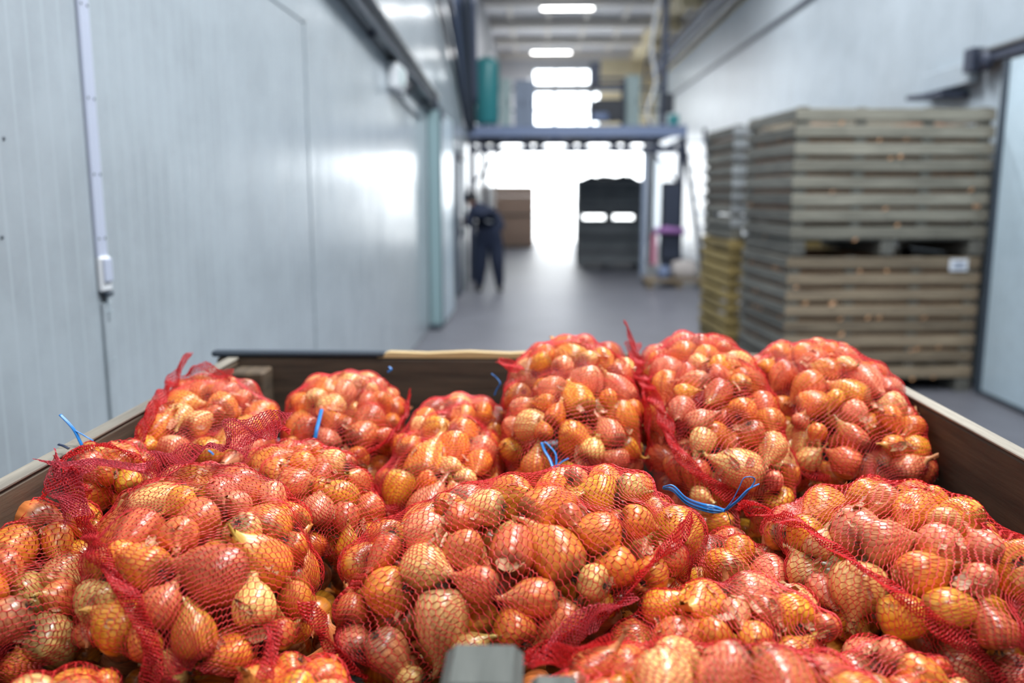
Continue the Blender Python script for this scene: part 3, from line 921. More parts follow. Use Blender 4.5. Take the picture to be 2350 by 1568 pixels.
E_ = [('pelvis', 'belly'), ('belly', 'chest'), ('chest', 'upper'), ('upper', 'neck'), ('neck', 'skull'), ('pelvis', 'hipl'), ('hipl', 'kneel'), ('kneel', 'anklel'), ('anklel', 'toel'),
      ('pelvis', 'hipr'), ('hipr', 'kneer'), ('kneer', 'ankler'), ('ankler', 'toer'), ('upper', 'shl'), ('shl', 'ell'), ('ell', 'wrl'), ('upper', 'shr'), ('shr', 'elr'), ('elr', 'wrr')]
skin_body('body', J, E_, M['navy'], person)
# head with face turned to the door
def head(parent, loc, rz, tilt):
    bm = bmesh.new()
    bmesh.ops.create_uvsphere(bm, u_segments=24, v_segments=18, radius=0.1)
    for v in bm.verts:
        x, y, z = v.co
        z *= 1.18
        y *= 1.08
        if y < 0 and z < 0: x *= 1 + z * 2.2                      # jaw narrows
        if y < -0.06 and abs(x) < 0.022 and -0.03 < z < 0.02: y -= 0.020 * (1 - abs(x) / 0.022)   # nose
        if y < -0.05 and 0.0 < z < 0.03 and 0.02 < abs(x) < 0.05: y += 0.008                      # eye sockets
        v.co = (x, y, z)
    me = bpy.data.meshes.new('head')
    bm.to_mesh(me); bm.free()
    for p_ in me.polygons: p_.use_smooth = True
    h = link('head', me, M['skin'], parent, loc, (tilt, 0, rz))
    for s in (-1, 1):
        lathe('eye', [(0, 0.006), (0.008, 0.004), (0.011, 0)], M['hair'], h, (s * 0.034, -0.092, 0.014), (PI / 2, 0, 0), 10)
        lathe('ear', [(0, 0.012), (0.018, 0.010), (0.026, 0)], M['skin'], h, (s * 0.092, 0.012, 0.0), (0, s * PI / 2, 0), 12)
    box('mouth', (0, -0.088, -0.05), (0.042, 0.008, 0.008), M['hair'], h, bev=0.002)
    prof = [(0.100, -0.06), (0.110, -0.02), (0.112, 0.02), (0.106, 0.07), (0.075, 0.115), (0, 0.135)]
    c_ = lathe('cap', prof, M['hair'], h, (0, 0.012, 0.012), (-0.12, 0, 0), 20)
    c_.scale = (0.98, 1.06, 1.0)
    return h
head(person, (-0.285, 0.05, 1.575), -PI * 0.95, 0.35)
def hand(parent, wrist, dirv, palm_n, mat):
    d = Vector(dirv).normalized(); n_ = Vector(palm_n).normalized(); s = d.cross(n_).normalized()
    w_ = Vector(wrist)
    J = {'wrist': (w_, 0.026), 'palm': (w_ + d * 0.05, (0.036, 0.02))}
    E = [('wrist', 'palm')]
    for k, (off, ln) in enumerate(((-0.03, 0.062), (-0.01, 0.076), (0.01, 0.072), (0.029, 0.055))):
        a = w_ + d * 0.085 + s * off
        J['f%da' % k] = (a, 0.010); J['f%db' % k] = (a + d * ln * 0.5 + n_ * 0.012, 0.009); J['f%dc' % k] = (a + d * ln * 0.85 + n_ * 0.035, 0.008)
        E += [('palm', 'f%da' % k), ('f%da' % k, 'f%db' % k), ('f%db' % k, 'f%dc' % k)]
    a = w_ + d * 0.03 - s * 0.035
    J['ta'] = (a, 0.012); J['tb'] = (a + d * 0.03 - s * 0.022 + n_ * 0.012, 0.010); J['tc'] = (a + d * 0.058 - s * 0.022 + n_ * 0.026, 0.009)
    E += [('palm', 'ta'), ('ta', 'tb'), ('tb', 'tc')]
    J = {k: (tuple(v[0]), v[1]) for k, v in J.items()}
    return skin_body('hand', J, E, mat, parent, 1)
hand(person, (-0.40, 0.06, 1.20), (-0.3, 0.8, 0.1), (-0.9, -0.2, 0), M['skin'])
hand(person, (0.06, -0.16, 0.98), (-0.8, -0.1, -0.2), (0, 1, -0.2), M['skin'])
for n_, o_ in (('shoe', -0.17), ('shoe', 0.205)):
    bm = bmesh.new()
    bmesh.ops.create_uvsphere(bm, u_segments=16, v_segments=10, radius=1)
    for v in bm.verts:
        v.co = (v.co.x * 0.055 * (1 + 0.15 * v.co.y * -1), v.co.y * 0.145, max(v.co.z, -0.7) * 0.05 * (1.25 if v.co.y > 0.2 else 0.9) + 0.036)
    me = bpy.data.meshes.new('shoe')
    bm.to_mesh(me); bm.free()
    for p_ in me.polygons: p_.use_smooth = True
    link('shoe', me, M['shoe'], person, (o_, 0.08, 0), (0, 0, PI + 0.2))
box('back_print', (0.03, -0.165, 1.215), (0.10, 0.012, 0.022), M['grey_print'], person, (0.12, 0.12, 0.0), bev=0.003)

# ================================================================== THE OPEN CRATE IN FRONT
RIMZ = 1.27
CXL, CXR, CYN, CYF = -0.815, 0.825, 0.83, 2.26
cr = empty('open_crate', (0, (CYN + CYF) / 2, 0), 0, 'large open wooden crate filled with red net onion sacks in the foreground', 'crate')
cyc = (CYN + CYF) / 2
nb, foot = 5, 0.12
bhh = (RIMZ - foot) / nb
for k in range(nb):
    z = foot + bhh * (k + 0.5)
    top = k == nb - 1
    box('side_board', (CXL + 0.014, 0, z), (0.028, CYF - CYN, bhh - 0.008), M['rim_y'], cr)
    box('side_board', (CXR - 0.014, 0, z), (0.028, CYF - CYN, bhh - 0.008), M['rim_y'], cr)
    box('end_board', ((CXL + CXR) / 2 - 0.008, CYF - cyc + 0.015, z + (0.004 if top else 0)), (CXR - CXL + 0.05, 0.03, bhh - 0.008), M['rim_x'], cr)
    box('end_board', ((CXL + CXR) / 2, CYN - cyc - 0.015, z - (0.09 if top else 0)), (CXR - CXL, 0.03, bhh - 0.008 if not top else bhh - 0.16), M['rim_x'], cr)
for s_, xx in ((-1, CXL + 0.014), (1, CXR - 0.014)):
    box('worn_edge', (xx, 0, RIMZ - 0.001), (0.030, CYF - CYN - 0.004, 0.006), M['rim_worn'], cr, bev=0.002)
box('edge_strip', (-0.63, CYF - cyc + 0.014, RIMZ + 0.010), (0.46, 0.034, 0.016), M['dark_rubber'], cr, bev=0.005)
box('edge_strip', (0.46, CYF - cyc + 0.014, RIMZ + 0.008), (0.74, 0.034, 0.012), M['rim_x'], cr, bev=0.004)
bm = bmesh.new()
pf = [(-0.40, 0.004), (-0.37, 0.015), (-0.27, 0.012), (-0.16, 0.017), (-0.05, 0.013), (0.0, 0.016), (0.075, 0.009), (0.085, 0.0)]
lo = [bm.verts.new((x_, y_, 0)) for x_, z_ in pf for y_ in (-0.012, 0.016)]
hi = [bm.verts.new((x_, y_, z_)) for x_, z_ in pf for y_ in (-0.012, 0.016)]
for i in range(len(pf) - 1):
    a_, b_, c_, d_ = 2 * i, 2 * i + 1, 2 * i + 2, 2 * i + 3
    bm.faces.new((hi[a_], hi[c_], hi[d_], hi[b_])); bm.faces.new((lo[a_], lo[b_], lo[d_], lo[c_]))
    bm.faces.new((lo[a_], lo[c_], hi[c_], hi[a_])); bm.faces.new((lo[b_], hi[b_], hi[d_], lo[d_]))
me = bpy.data.meshes.new('split_wood'); bm.to_mesh(me); bm.free()
link('split_wood', me, M['raw'], cr, (-0.02, CYF - cyc + 0.012, RIMZ + 0.002))
for cx in (CXL + 0.075, CXR - 0.075):
    for cy in (CYN + 0.05, CYF - 0.05):
        box('corner_post', (cx, cy - cyc, RIMZ / 2 + 0.03), (0.09, 0.09, RIMZ - 0.10), M['rim_y'], cr)
box('centre_post', (-0.049, CYN - cyc - 0.077, 0.685), (0.074, 0.085, 1.17), M['post'], cr, bev=0.009)
box('post_cleat', (0.018, CYN - cyc - 0.070, 0.66), (0.045, 0.06, 1.16), M['post'], cr, bev=0.006)
for k in range(3):
    box('skid', (CXL + 0.1 + k * 0.72, 0, foot / 2), (0.12, CYF - CYN, foot), M['rim_y'], cr)
for k in range(10):
    box('floor_board', (CXL + 0.05 + 0.164 * (k + 0.5) - 0.04, 0, foot + 0.012), (0.155, CYF - CYN - 0.04, 0.024), M['rim_y'], cr)

# ================================================================== NET SACKS OF ONIONS
# name: far/near (or left/right) tip as pixel x, pixel y, distance; width; thickness; roll towards the viewer
BAGS = dict(
    A=((485, 915, 2.00), (405, 1125, 1.54), 0.345, 0.22, 0),
    B=((800, 895, 2.10), (775, 1110, 1.68), 0.29, 0.22, 0),
    C=((1080, 945, 2.06), (965, 1235, 1.48), 0.265, 0.22, 0),
    D=((1325, 815, 2.14), (1300, 1140, 1.60), 0.325, 0.27, 0),
    E=((1565, 805, 2.16), (1715, 1215, 1.50), 0.30, 0.28, 0),
    F=((1820, 820, 2.14), (2025, 1150, 1.62), 0.36, 0.26, 0),
    G=((365, 1098, 1.50), (100, 1098, 1.42), 0.22, 0.15, 0),
    H=((110, 1190, 1.40), (-60, 1590, 1.02), 0.28, 0.23, 0),
    J=((640, 1060, 1.62), (780, 1300, 1.32), 0.26, 0.20, 0),
    I=((500, 1140, 1.45), (430, 1560, 1.00), 0.34, 0.27, 6),
    K=((750, 1445, 1.13), (1610, 1225, 1.32), 0.33, 0.27, 26),
    L=((1830, 1215, 1.50), (2400, 1530, 1.04), 0.36, 0.29, 14),
    M=((1190, 1665, 0.93), (2130, 1695, 0.90), 0.23, 0.19, 0),
    N=((1360, 1500, 1.10), (1950, 1485, 1.12), 0.24, 0.18, 10),
    O=((1550, 1320, 1.38), (1890, 1390, 1.30), 0.26, 0.18, 0),
    P=((-80, 1730, 0.90), (330, 1710, 0.94), 0.22, 0.17, 0),
    Q=((470, 1740, 0.94), (850, 1620, 1.00), 0.20, 0.17, 0),
    R=((1960, 1540, 1.16), (2110, 1730, 0.93), 0.22, 0.18, 0),
)
BAG_INFO = dict(
    A=('red net sack with a curling red tail in the far left corner of the crate', 'far left corner sack'),
    B=('red net sack with a blue strip on its front, second along the far board', 'second sack along the far board'),
    C=('low red net sack in the dip left of the tallest sack', 'low sack left of the tallest sack'),
    D=('tall red net sack in the centre rising above the far board', 'tall centre sack'),
    E=('tall red net sack with a long red seam down its left side', 'tall sack with the long red seam'),
    F=('red net sack leaning in the far right corner of the crate', 'far right corner sack'),
    G=('small red net sack against the left board with upright blue strips', 'small sack against the left board'),
    H=('red net sack cut off by the left edge of the picture', 'sack at the left picture edge'),
    J=('red net sack behind the large left front sack, beside the low one', 'sack behind the left front sack'),
    I=('large red net sack at front left with a wide pink folded edge', 'left front sack'),
    K=('largest red net sack in the centre front behind the grey post', 'centre front sack'),
    L=('large red net sack at front right with a thick diagonal seam', 'right front sack'),
    M=('nearest red net sack at the bottom edge right of the grey post', 'nearest bottom sack'),
    N=('red net sack lying just behind the nearest bottom sack', 'sack behind the nearest one'),
    O=('shaded red net sack sunk between centre and right front sacks below blue strip', 'shaded sunken sack'),
    P=('red net sack in the bottom left corner of the picture', 'bottom left corner sack'),
    Q=('red net sack at the bottom left of the grey post with pink strip', 'sack left of the grey post'),
    R=('mostly hidden red net sack under the right front sack', 'hidden sack under the right front one'),
)
class Bag: pass
bags = {}
UPW = np.array([0, 0, 1.0])
for k, (e0, e1, wd, tk_, roll) in BAGS.items():
    b = Bag(); b.name = k
    p0, p1 = atY(*e0), atY(*e1)
    ax = p1 - p0
    b.A = np.linalg.norm(ax) / 2; b.B = wd / 2; b.C = tk_ / 2
    ax = ax / np.linalg.norm(ax)
    b.c = (p0 + p1) / 2
    n_ = UPW - ax * ax[2]; n_ /= np.linalg.norm(n_)
    tow = CAM - b.c; tow -= ax * (tow @ ax); tow /= np.linalg.norm(tow)
    q = math.radians(roll) / max(1e-6, math.acos(np.clip(n_ @ tow, -1, 1)))
    q = min(q, 1); n_ = n_ * (1 - q) + tow * q; n_ /= np.linalg.norm(n_)
    b.R = np.stack([ax, np.cross(n_, ax), n_])       # rows: local axes
    bags[k] = b
# filler sacks of the layer below, seen only through the gaps
for k, (x_, y_) in enumerate([(-0.5, 1.15), (0.0, 1.15), (0.5, 1.15), (-0.5, 1.75), (0.0, 1.75), (0.5, 1.75)]):
    b = Bag(); b.name = 'low%d' % k
    b.c = np.array([x_, y_, 0.95]); b.A, b.B, b.C = 0.33, 0.27, 0.15
    b.R = np.stack([np.array([0, 1.0, 0]), np.array([-1.0, 0, 0]), UPW])
    bags[b.name] = b
names = list(bags)
PEXP, QEXP = 2.5, 2.1
def fval(b, P):
    L = (P - b.c) @ b.R.T
    x = np.abs(L[..., 0] / b.A); y = np.abs(L[..., 1] / b.B); z = np.abs(L[..., 2] / b.C)
    return ((x ** PEXP + y ** PEXP) ** (QEXP / PEXP) + z ** QEXP) ** (1 / QEXP)
NT, NP = 96, 140
def bag_dirs(b):
    # angles spread evenly along the outline
    t = np.linspace(0, PI, 800)
    pr = np.stack([b.A * np.cos(t), 0.5 * (b.B + b.C) * np.sin(t), 0 * t], -1)
    r_ = 1 / ((np.abs(pr[:, 0] / b.A) ** 2.5 + np.abs(np.sin(t)) ** 2.5) ** (1 / 2.5))
    pr = pr * r_[:, None]
    L = np.concatenate([[0], np.cumsum(np.linalg.norm(np.diff(pr, axis=0), axis=1))])
    b.len = L[-1]
    th = np.interp(np.linspace(0.012, 0.988, NT) * L[-1], L, t)
    t2 = np.linspace(0, 2 * PI, 1600)
    pr = np.stack([b.B * np.cos(t2), b.C * np.sin(t2)], -1)
    L2 = np.concatenate([[0], np.cumsum(np.linalg.norm(np.diff(pr, axis=0), axis=1))])
    b.circ = L2[-1]
    ph = np.interp(np.arange(NP) / NP * L2[-1], L2, t2)
    T, Pp = np.meshgrid(th, ph, indexing='ij')
    d = np.stack([b.A * np.cos(T), b.B * np.sin(T) * np.cos(Pp), b.C * np.sin(T) * np.sin(Pp)], -1) @ b.R
    return d
def wall_limit(b, d):
    """how far a ray may go before it meets the crate boards"""
    lim = np.full(d.shape[:-1], 9.0)
    for ax_, lo_, hi_ in ((0, CXL + 0.035, CXR - 0.035), (1, 0.845, CYF - 0.01)):
        dd = d[..., ax_]
        with np.errstate(divide='ignore', invalid='ignore'):
            s1 = (hi_ - b.c[ax_]) / dd; s2 = (lo_ - b.c[ax_]) / dd
        lim = np.where(dd > 1e-9, np.minimum(lim, np.where(s1 > 0, s1, 0.2)), lim)
        lim = np.where(dd < -1e-9, np.minimum(lim, np.where(s2 > 0, s2, 0.2)), lim)
    return lim
def cell_limit(b, d):
    senv = 1 / fval(b, b.c + d)
    s_ = np.minimum(senv, wall_limit(b, d))
    steps = np.linspace(0.30, 1.0, 22)
    blocked = np.full(d.shape[:-1], 1.0)
    others = [o for o in bags.values() if o is not b and np.linalg.norm(o.c - b.c) < max(o.A, o.B) + max(b.A, b.B) + 0.05]
    done = np.zeros(d.shape[:-1], bool)
    for st_ in steps:
        P = b.c + d * (s_ * st_)[..., None]
        fi = fval(b, P)
        hit = np.zeros_like(done)
        for o in others:
            hit |= fval(o, P) < fi - 0.005
        new = hit & ~done
        blocked[new] = st_ - 0.09
        done |= hit
    return s_ * blocked
for b in bags.values():
    b.d = bag_dirs(b)
    b.s = cell_limit(b, b.d)

# ---- pack onions against the inside of every sack
SHADES = dict(                      # linear colours of the skins
    red=(0.70, 0.20, 0.055), orange=(0.86, 0.32, 0.04), golden=(0.88, 0.44, 0.035), pale=(0.92, 0.62, 0.20), pink=(0.80, 0.31, 0.14))
SH_W = [('red', 0.20), ('orange', 0.33), ('golden', 0.17), ('pale', 0.12), ('pink', 0.18)]
class Onion: pass
onions = []
grid_c = {}
def near_ok(c, r, slack=0.80):
    k = tuple((c // 0.08).astype(int))
    for dx in (-1, 0, 1):
        for dy in (-1, 0, 1):
            for dz in (-1, 0, 1):
                for o in grid_c.get((k[0] + dx, k[1] + dy, k[2] + dz), ()):
                    if np.sum((o.c - c) ** 2) < (slack * (o.r * o.elong ** 0.5 + r)) ** 2: return False
    return True
for b in bags.values():
    deep = b.name.startswith('low')
    b.onions = []
    for layer in range(2):
        tries = 900 if not deep else 350
        it = rng.integers(2, NT - 2, tries); ip = rng.integers(0, NP, tries)
        # even out by area: prefer the middle
        wgt = np.sin(np.pi * it / NT)
        keep = rng.random(tries) < np.clip(wgt * 1.15, 0.12, 1)
        for q in range(tries):
            if not keep[q]: continue
            d = b.d[it[q], ip[q]]
            dl = np.linalg.norm(d); u = d / dl
            if u[2] < -0.45: continue
            big = 1.0 - 0.38 * (q / tries)
            r = float(np.clip(rng.normal(0.0330, 0.0045) * big, 0.018, 0.043))
            sf = b.s[it[q], ip[q]] * dl
            # clearance to the surface measured along the outward normal of the envelope
            g = np.array([fval(b, b.c + d * 0.9 + e * 1e-4) for e in np.eye(3)]) - fval(b, b.c + d * 0.9)
            g /= np.linalg.norm(g) + 1e-12
            cosn = max(0.45, float(g @ u))
            dist = sf - r * (1.0 if layer == 0 else 3.0) / cosn
            if dist < 0.01: continue
            c = b.c + u * dist
            el = float(np.clip(rng.normal(1.10, 0.15), 0.85, 1.5))
            if not near_ok(c, r * el ** 0.5, 0.80 if layer == 0 else 0.86): continue
            o = Onion(); o.c = c; o.r = r; o.bag = b; o.layer = layer
            o.elong = el
            a_ = rng.normal(size=3); a_ /= np.linalg.norm(a_)
            a_ = a_ - g * (a_ @ g) * 0.75; a_ = a_ - g * max(0.0, a_ @ g) * 0.8; a_ /= np.linalg.norm(a_)
            o.ax = a_; o.nrm = g
            o.shade = rng.choice([s_ for s_, _ in SH_W], p=[w_ for _, w_ in SH_W])
            o.neck = rng.random()
            onions.append(o); b.onions.append(o)
            grid_c.setdefault(tuple((c // 0.08).astype(int)), []).append(o)

# ---- which ones can be seen (from here and from a step to either side)
def visible_px(cam, scale=0.5):
    Wb, Hb = int(PW * scale), int(PH * scale)
    zb = np.full((Hb, Wb), 1e9); idb = np.full((Hb, Wb), -1)
    v = np.array([o.c for o in onions]) - cam
    z = v @ CF
    X = (PW / 2 + FPX * (v @ CR) / z) * scale; Y = (PH / 2 - FPX * (v @ CU) / z) * scale
    for i, o in enumerate(onions):
        R_ = FPX * o.r * 1.03 / z[i] * scale
        x0, x1 = int(max(0, X[i] - R_)), int(min(Wb - 1, X[i] + R_)); y0, y1 = int(max(0, Y[i] - R_)), int(min(Hb - 1, Y[i] + R_))
        if x1 <= x0 or y1 <= y0: continue
        yy, xx = np.mgrid[y0:y1 + 1, x0:x1 + 1]
        q2 = 1 - ((xx - X[i]) ** 2 + (yy - Y[i]) ** 2) / R_ ** 2
        zz = z[i] - o.r * np.sqrt(np.clip(q2, 0, 1))
        sub = zb[y0:y1 + 1, x0:x1 + 1]
        m_ = (q2 > 0) & (zz < sub)
        sub[m_] = zz[m_]; idb[y0:y1 + 1, x0:x1 + 1][m_] = i
    return np.bincount(idb[idb >= 0], minlength=len(onions)), zb
vis, ZB = visible_px(CAM)
vis2 = vis.copy()
for dc in ((0.45, 0, 0.1), (-0.45, 0, 0.1), (0, 0.2, 0.25)):
    vis2 += visible_px(CAM + np.array(dc), 0.33)[0]
order = np.argsort(-vis)
single = set(int(i) for i in order[:300] if vis[i] > 20)
kept = [i for i in range(len(onions)) if vis2[i] > 6 or onions[i].layer == 0 and not onions[i].bag.name.startswith('low')]

# ---- onion shapes
PROF_T = np.linspace(0, 1, 13)
PROF_R = np.array([0.0, 0.34, 0.60, 0.82, 0.95, 1.0, 0.99, 0.92, 0.79, 0.60, 0.40, 0.26, 0.17])
PROF_Z = np.array([-0.80, -0.84, -0.80, -0.66, -0.45, -0.18, 0.10, 0.36, 0.60, 0.80, 0.97, 1.13, 1.30])
SEG = 18
GREEN = np.array([0.50, 0.52, 0.10]); BROWN = np.array([0.10, 0.06, 0.04])
def frame_of(a):
    h = np.array([0, 0, 1.0]) if abs(a[2]) < 0.9 else np.array([1.0, 0, 0])
    x = np.cross(h, a); x /= np.linalg.norm(x)
    return np.stack([x, np.cross(a, x), a], 1)       # columns
def onion_geo(o):
    ang = np.arange(SEG) / SEG * 2 * PI
    l1, l2 = rng.uniform(0, 6, 2)
    lob = 1 + 0.045 * np.sin(2 * ang + l1) + 0.03 * np.sin(3 * ang + l2) + 0.012 * np.sin(9 * ang)
    zr = PROF_Z * (o.elong * np.where(PROF_Z > 0, rng.uniform(0.9, 1.15), 1.0))
    bend = rng.normal(0, 0.12, 2)
    R_ = PROF_R[:, None] * lob[None, :]
    x = R_ * np.cos(ang) + bend[0] * np.clip(zr[:, None], 0, 2) ** 2
    y = R_ * np.sin(ang) + bend[1] * np.clip(zr[:, None], 0, 2) ** 2
    z = np.repeat(zr[:, None], SEG, 1)
    V = np.stack([x, y, z], -1).reshape(-1, 3) * o.r
    F = []
    nr = len(PROF_T)
    i, j = np.meshgrid(np.arange(nr - 1), np.arange(SEG), indexing='ij')
    j2 = (j + 1) % SEG
    F = np.stack([i * SEG + j, i * SEG + j2, (i + 1) * SEG + j2, (i + 1) * SEG + j], -1).reshape(-1, 4)
    seed = rng.uniform(0, 40)
    U = np.stack([np.stack([j, j + 1, j + 1, j], -1) / SEG + seed, np.stack([i, i, i + 1, i + 1], -1) / (nr - 1) + seed], -1).reshape(-1, 2)
    base = np.array(SHADES[o.shade]) * rng.uniform(0.85, 1.15) * np.array([1, rng.uniform(0.9, 1.12), 1])
    tip = base * 0.75 + np.array([0.62, 0.42, 0.20]) * 0.25 if rng.random() < 0.82 else base * 0.45 + GREEN * 0.55
    tt = np.clip((zr / zr.max() - 0.25) / 0.75, 0, 1)[:, None]
    C_ = base[None] * (1 - tt) + tip[None] * tt
    rt_ = np.clip((-zr / 0.84 - 0.75) / 0.25, 0, 1)[:, None]
    C_ = C_ * (1 - 0.6 * rt_) + BROWN * 0.6 * rt_
    C_ = np.repeat(C_[:, None, :], SEG, 1).reshape(-1, 3)
    # dry neck
    sg = 9; nn = 6
    top = np.array([bend[0] * zr[-1] ** 2, bend[1] * zr[-1] ** 2, zr[-1]])
    ln = rng.uniform(0.30, 0.65) if o.neck < 0.7 else 0.25
    t = np.linspace(-0.22, 1, nn)
    cur = rng.normal(0, 0.25, 2)
    a2 = np.arange(sg) / sg * 2 * PI
    rad = (0.20 * (1 - 0.25 * t))[:, None] * (1 + 0.25 * np.sin(3 * a2 + l1)[None])
    fl = rng.uniform(0.35, 0.8)
    cx = top[0] + (2 * bend[0] * zr[-1] * t * ln + cur[0] * np.clip(t, 0, 1) ** 2 * ln)
    cy = top[1] + (2 * bend[1] * zr[-1] * t * ln + cur[1] * np.clip(t, 0, 1) ** 2 * ln)
    cz = top[2] + t * ln * (1 - 0.25 * np.abs(cur).sum() * np.clip(t, 0, 1))
    rag = np.zeros((nn, sg)); rag[-1] = rng.uniform(-0.35, 0.2, sg)
    NV = np.stack([cx[:, None] + rad * np.cos(a2), cy[:, None] + rad * fl * np.sin(a2), cz[:, None] + rag], -1).reshape(-1, 3) * o.r
    i, j = np.meshgrid(np.arange(nn - 1), np.arange(sg), indexing='ij'); j2 = (j + 1) % sg
    NF = np.stack([i * sg + j, i * sg + j2, (i + 1) * sg + j2, (i + 1) * sg + j], -1).reshape(-1, 4)
    NU = np.stack([np.stack([j, j + 1, j + 1, j], -1) / sg + seed, np.stack([i, i, i + 1, i + 1], -1) / nn + seed], -1).reshape(-1, 2)
    nc = tip * rng.uniform(0.75, 1.1)
    NC = np.repeat((nc[None] * (1 - 0.35 * np.clip(t, 0, 1)[:, None] * rng.uniform(-0.5, 1)))[:, None, :], sg, 1).reshape(-1, 3)
    return (V, F, U, C_), (NV, NF, NU, NC)
def onion_mesh(name, V, F, U, C_):
    me = fast_mesh(name, V, F)
    uvl = me.uv_layers.new(name='UVMap')
    uvl.data.foreach_set('uv', np.ascontiguousarray(U, np.float32).ravel())
    at = me.attributes.new('Tint', 'FLOAT_COLOR', 'POINT')
    at.data.foreach_set('color', np.concatenate([np.clip(C_, 0, 1), np.ones((len(C_), 1))], 1).astype(np.float32).ravel())
    me.materials.append(M['onion'])
    return me
root_me = None
def root_mesh():
    V, F = [], []
    for k in range(14):
        a_ = k / 14 * 2 * PI * 2.4; q = 0.10 + 0.12 * random.random()
        p0 = np.array([math.cos(a_) * 0.12, math.sin(a_) * 0.12, -0.78]); p1 = p0 + np.array([math.cos(a_) * q, math.sin(a_) * q, -0.16 - 0.14 * random.random()])
        p2 = p1 + np.array([random.uniform(-0.15, 0.15), random.uniform(-0.15, 0.15), -0.10])
        s_ = np.array([-math.sin(a_), math.cos(a_), 0]) * 0.02
        i0 = len(V)
        V += [p0 - s_, p0 + s_, p1 - s_, p1 + s_, p2 - s_ * 0.4, p2 + s_ * 0.4]
        F += [(i0, i0 + 1, i0 + 3, i0 + 2), (i0 + 2, i0 + 3, i0 + 5, i0 + 4)]
    i0 = len(V)
    for k in range(8): V.append(np.array([0.2 * math.cos(k * PI / 4), 0.2 * math.sin(k * PI / 4), -0.835]))
    F += [(i0, i0 + 1, i0 + 2, i0 + 3), (i0, i0 + 3, i0 + 4, i0 + 7), (i0 + 4, i0 + 5, i0 + 6, i0 + 7)]
    return fast_mesh('roots', np.array(V), np.array(F))
root_me = root_mesh(); root_me.materials.append(M['roots'])
SHADE_WORD = dict(red='copper-red', orange='orange', golden='golden', pale='straw-coloured', pink='pinkish')
stuffV, stuffF, stuffU, stuffC = [], [], [], []
nstuff = 0
made = []
for i in kept:
    o = onions[i]
    (V, F, U, C_), (NV, NF, NU, NC) = onion_geo(o)
    Rm = frame_of(o.ax)
    if i in single:
        me = onion_mesh('onion', V, F, U, C_)
        ob = link('onion', me)
        mw = Matrix([list(Rm[0]) + [o.c[0]], list(Rm[1]) + [o.c[1]], list(Rm[2]) + [o.c[2]], [0, 0, 0, 1]])
        ob.matrix_world = mw
        nk = link('dry_neck', onion_mesh('dry_neck', NV, NF, NU, NC), None, ob)
        rt_ = link('roots', root_me, None, ob); rt_.scale = (o.r,) * 3
        rt_.location = (0, 0, -0.8 * o.r * (o.elong - 1))
        x_, y_, _z = proj(o.c)
        made.append((ob, o, x_, y_))
    else:
        for (v, f, u, c_) in ((V, F, U, C_), (NV, NF, NU, NC)):
            stuffV.append(v @ Rm.T + o.c); stuffF.append(f + nstuff); stuffU.append(u); stuffC.append(c_)
            nstuff += len(v)
me = onion_mesh('onions', np.concatenate(stuffV), np.concatenate(stuffF), np.concatenate(stuffU), np.concatenate(stuffC))
tag(link('onions', me), 'the many smaller-looking and half-hidden onions filling all the net sacks', 'onions', None, 'stuff')
# labels: sack, skin colour, size and place within the sack
byb = {}
for t_ in made: byb.setdefault(t_[1].bag.name, []).append(t_)
for k, lst in byb.items():
    xs = np.array([t_[2] for t_ in lst]); ys = np.array([t_[3] for t_ in lst])
    xa, xb = np.percentile(xs, [33, 67]); ya, yb_ = np.percentile(ys, [33, 67])
    for ob, o, x_, y_ in lst:
        h_ = 'left' if x_ < xa else ('right' if x_ > xb else 'middle')
        v_ = 'upper' if y_ < ya else ('lower' if y_ > yb_ else 'central')
        size = 'small' if o.r < 0.0265 else ('large' if o.r > 0.0325 else 'medium')
        where = BAG_INFO[k][1] if k in BAG_INFO else 'bottom layer of sacks'
        tag(ob, '%s %s onion, %s %s in the %s' % (size, SHADE_WORD[o.shade], v_, h_, where), 'onion', 'onions in the ' + where)

same = {}
for ob, o, x_, y_ in made: same.setdefault(ob['label'], []).append((x_, ob))
for lb, lst in same.items():
    if len(lst) > 1:
        lst.sort(key=lambda q: q[0])
        words = {2: ['leftmost', 'rightmost'], 3: ['leftmost', 'in-between', 'rightmost'], 4: ['leftmost', 'second-from-left', 'third-from-left', 'rightmost']}.get(len(lst))
        for q, (_, ob) in enumerate(lst):
            ob['label'] = (words[q] if words else ['leftmost', 'second-from-left', 'third-from-left', 'fourth-from-left', 'fifth-from-left', 'sixth-from-left', 'seventh-from-left'][min(q, 6)]) + ' ' + lb
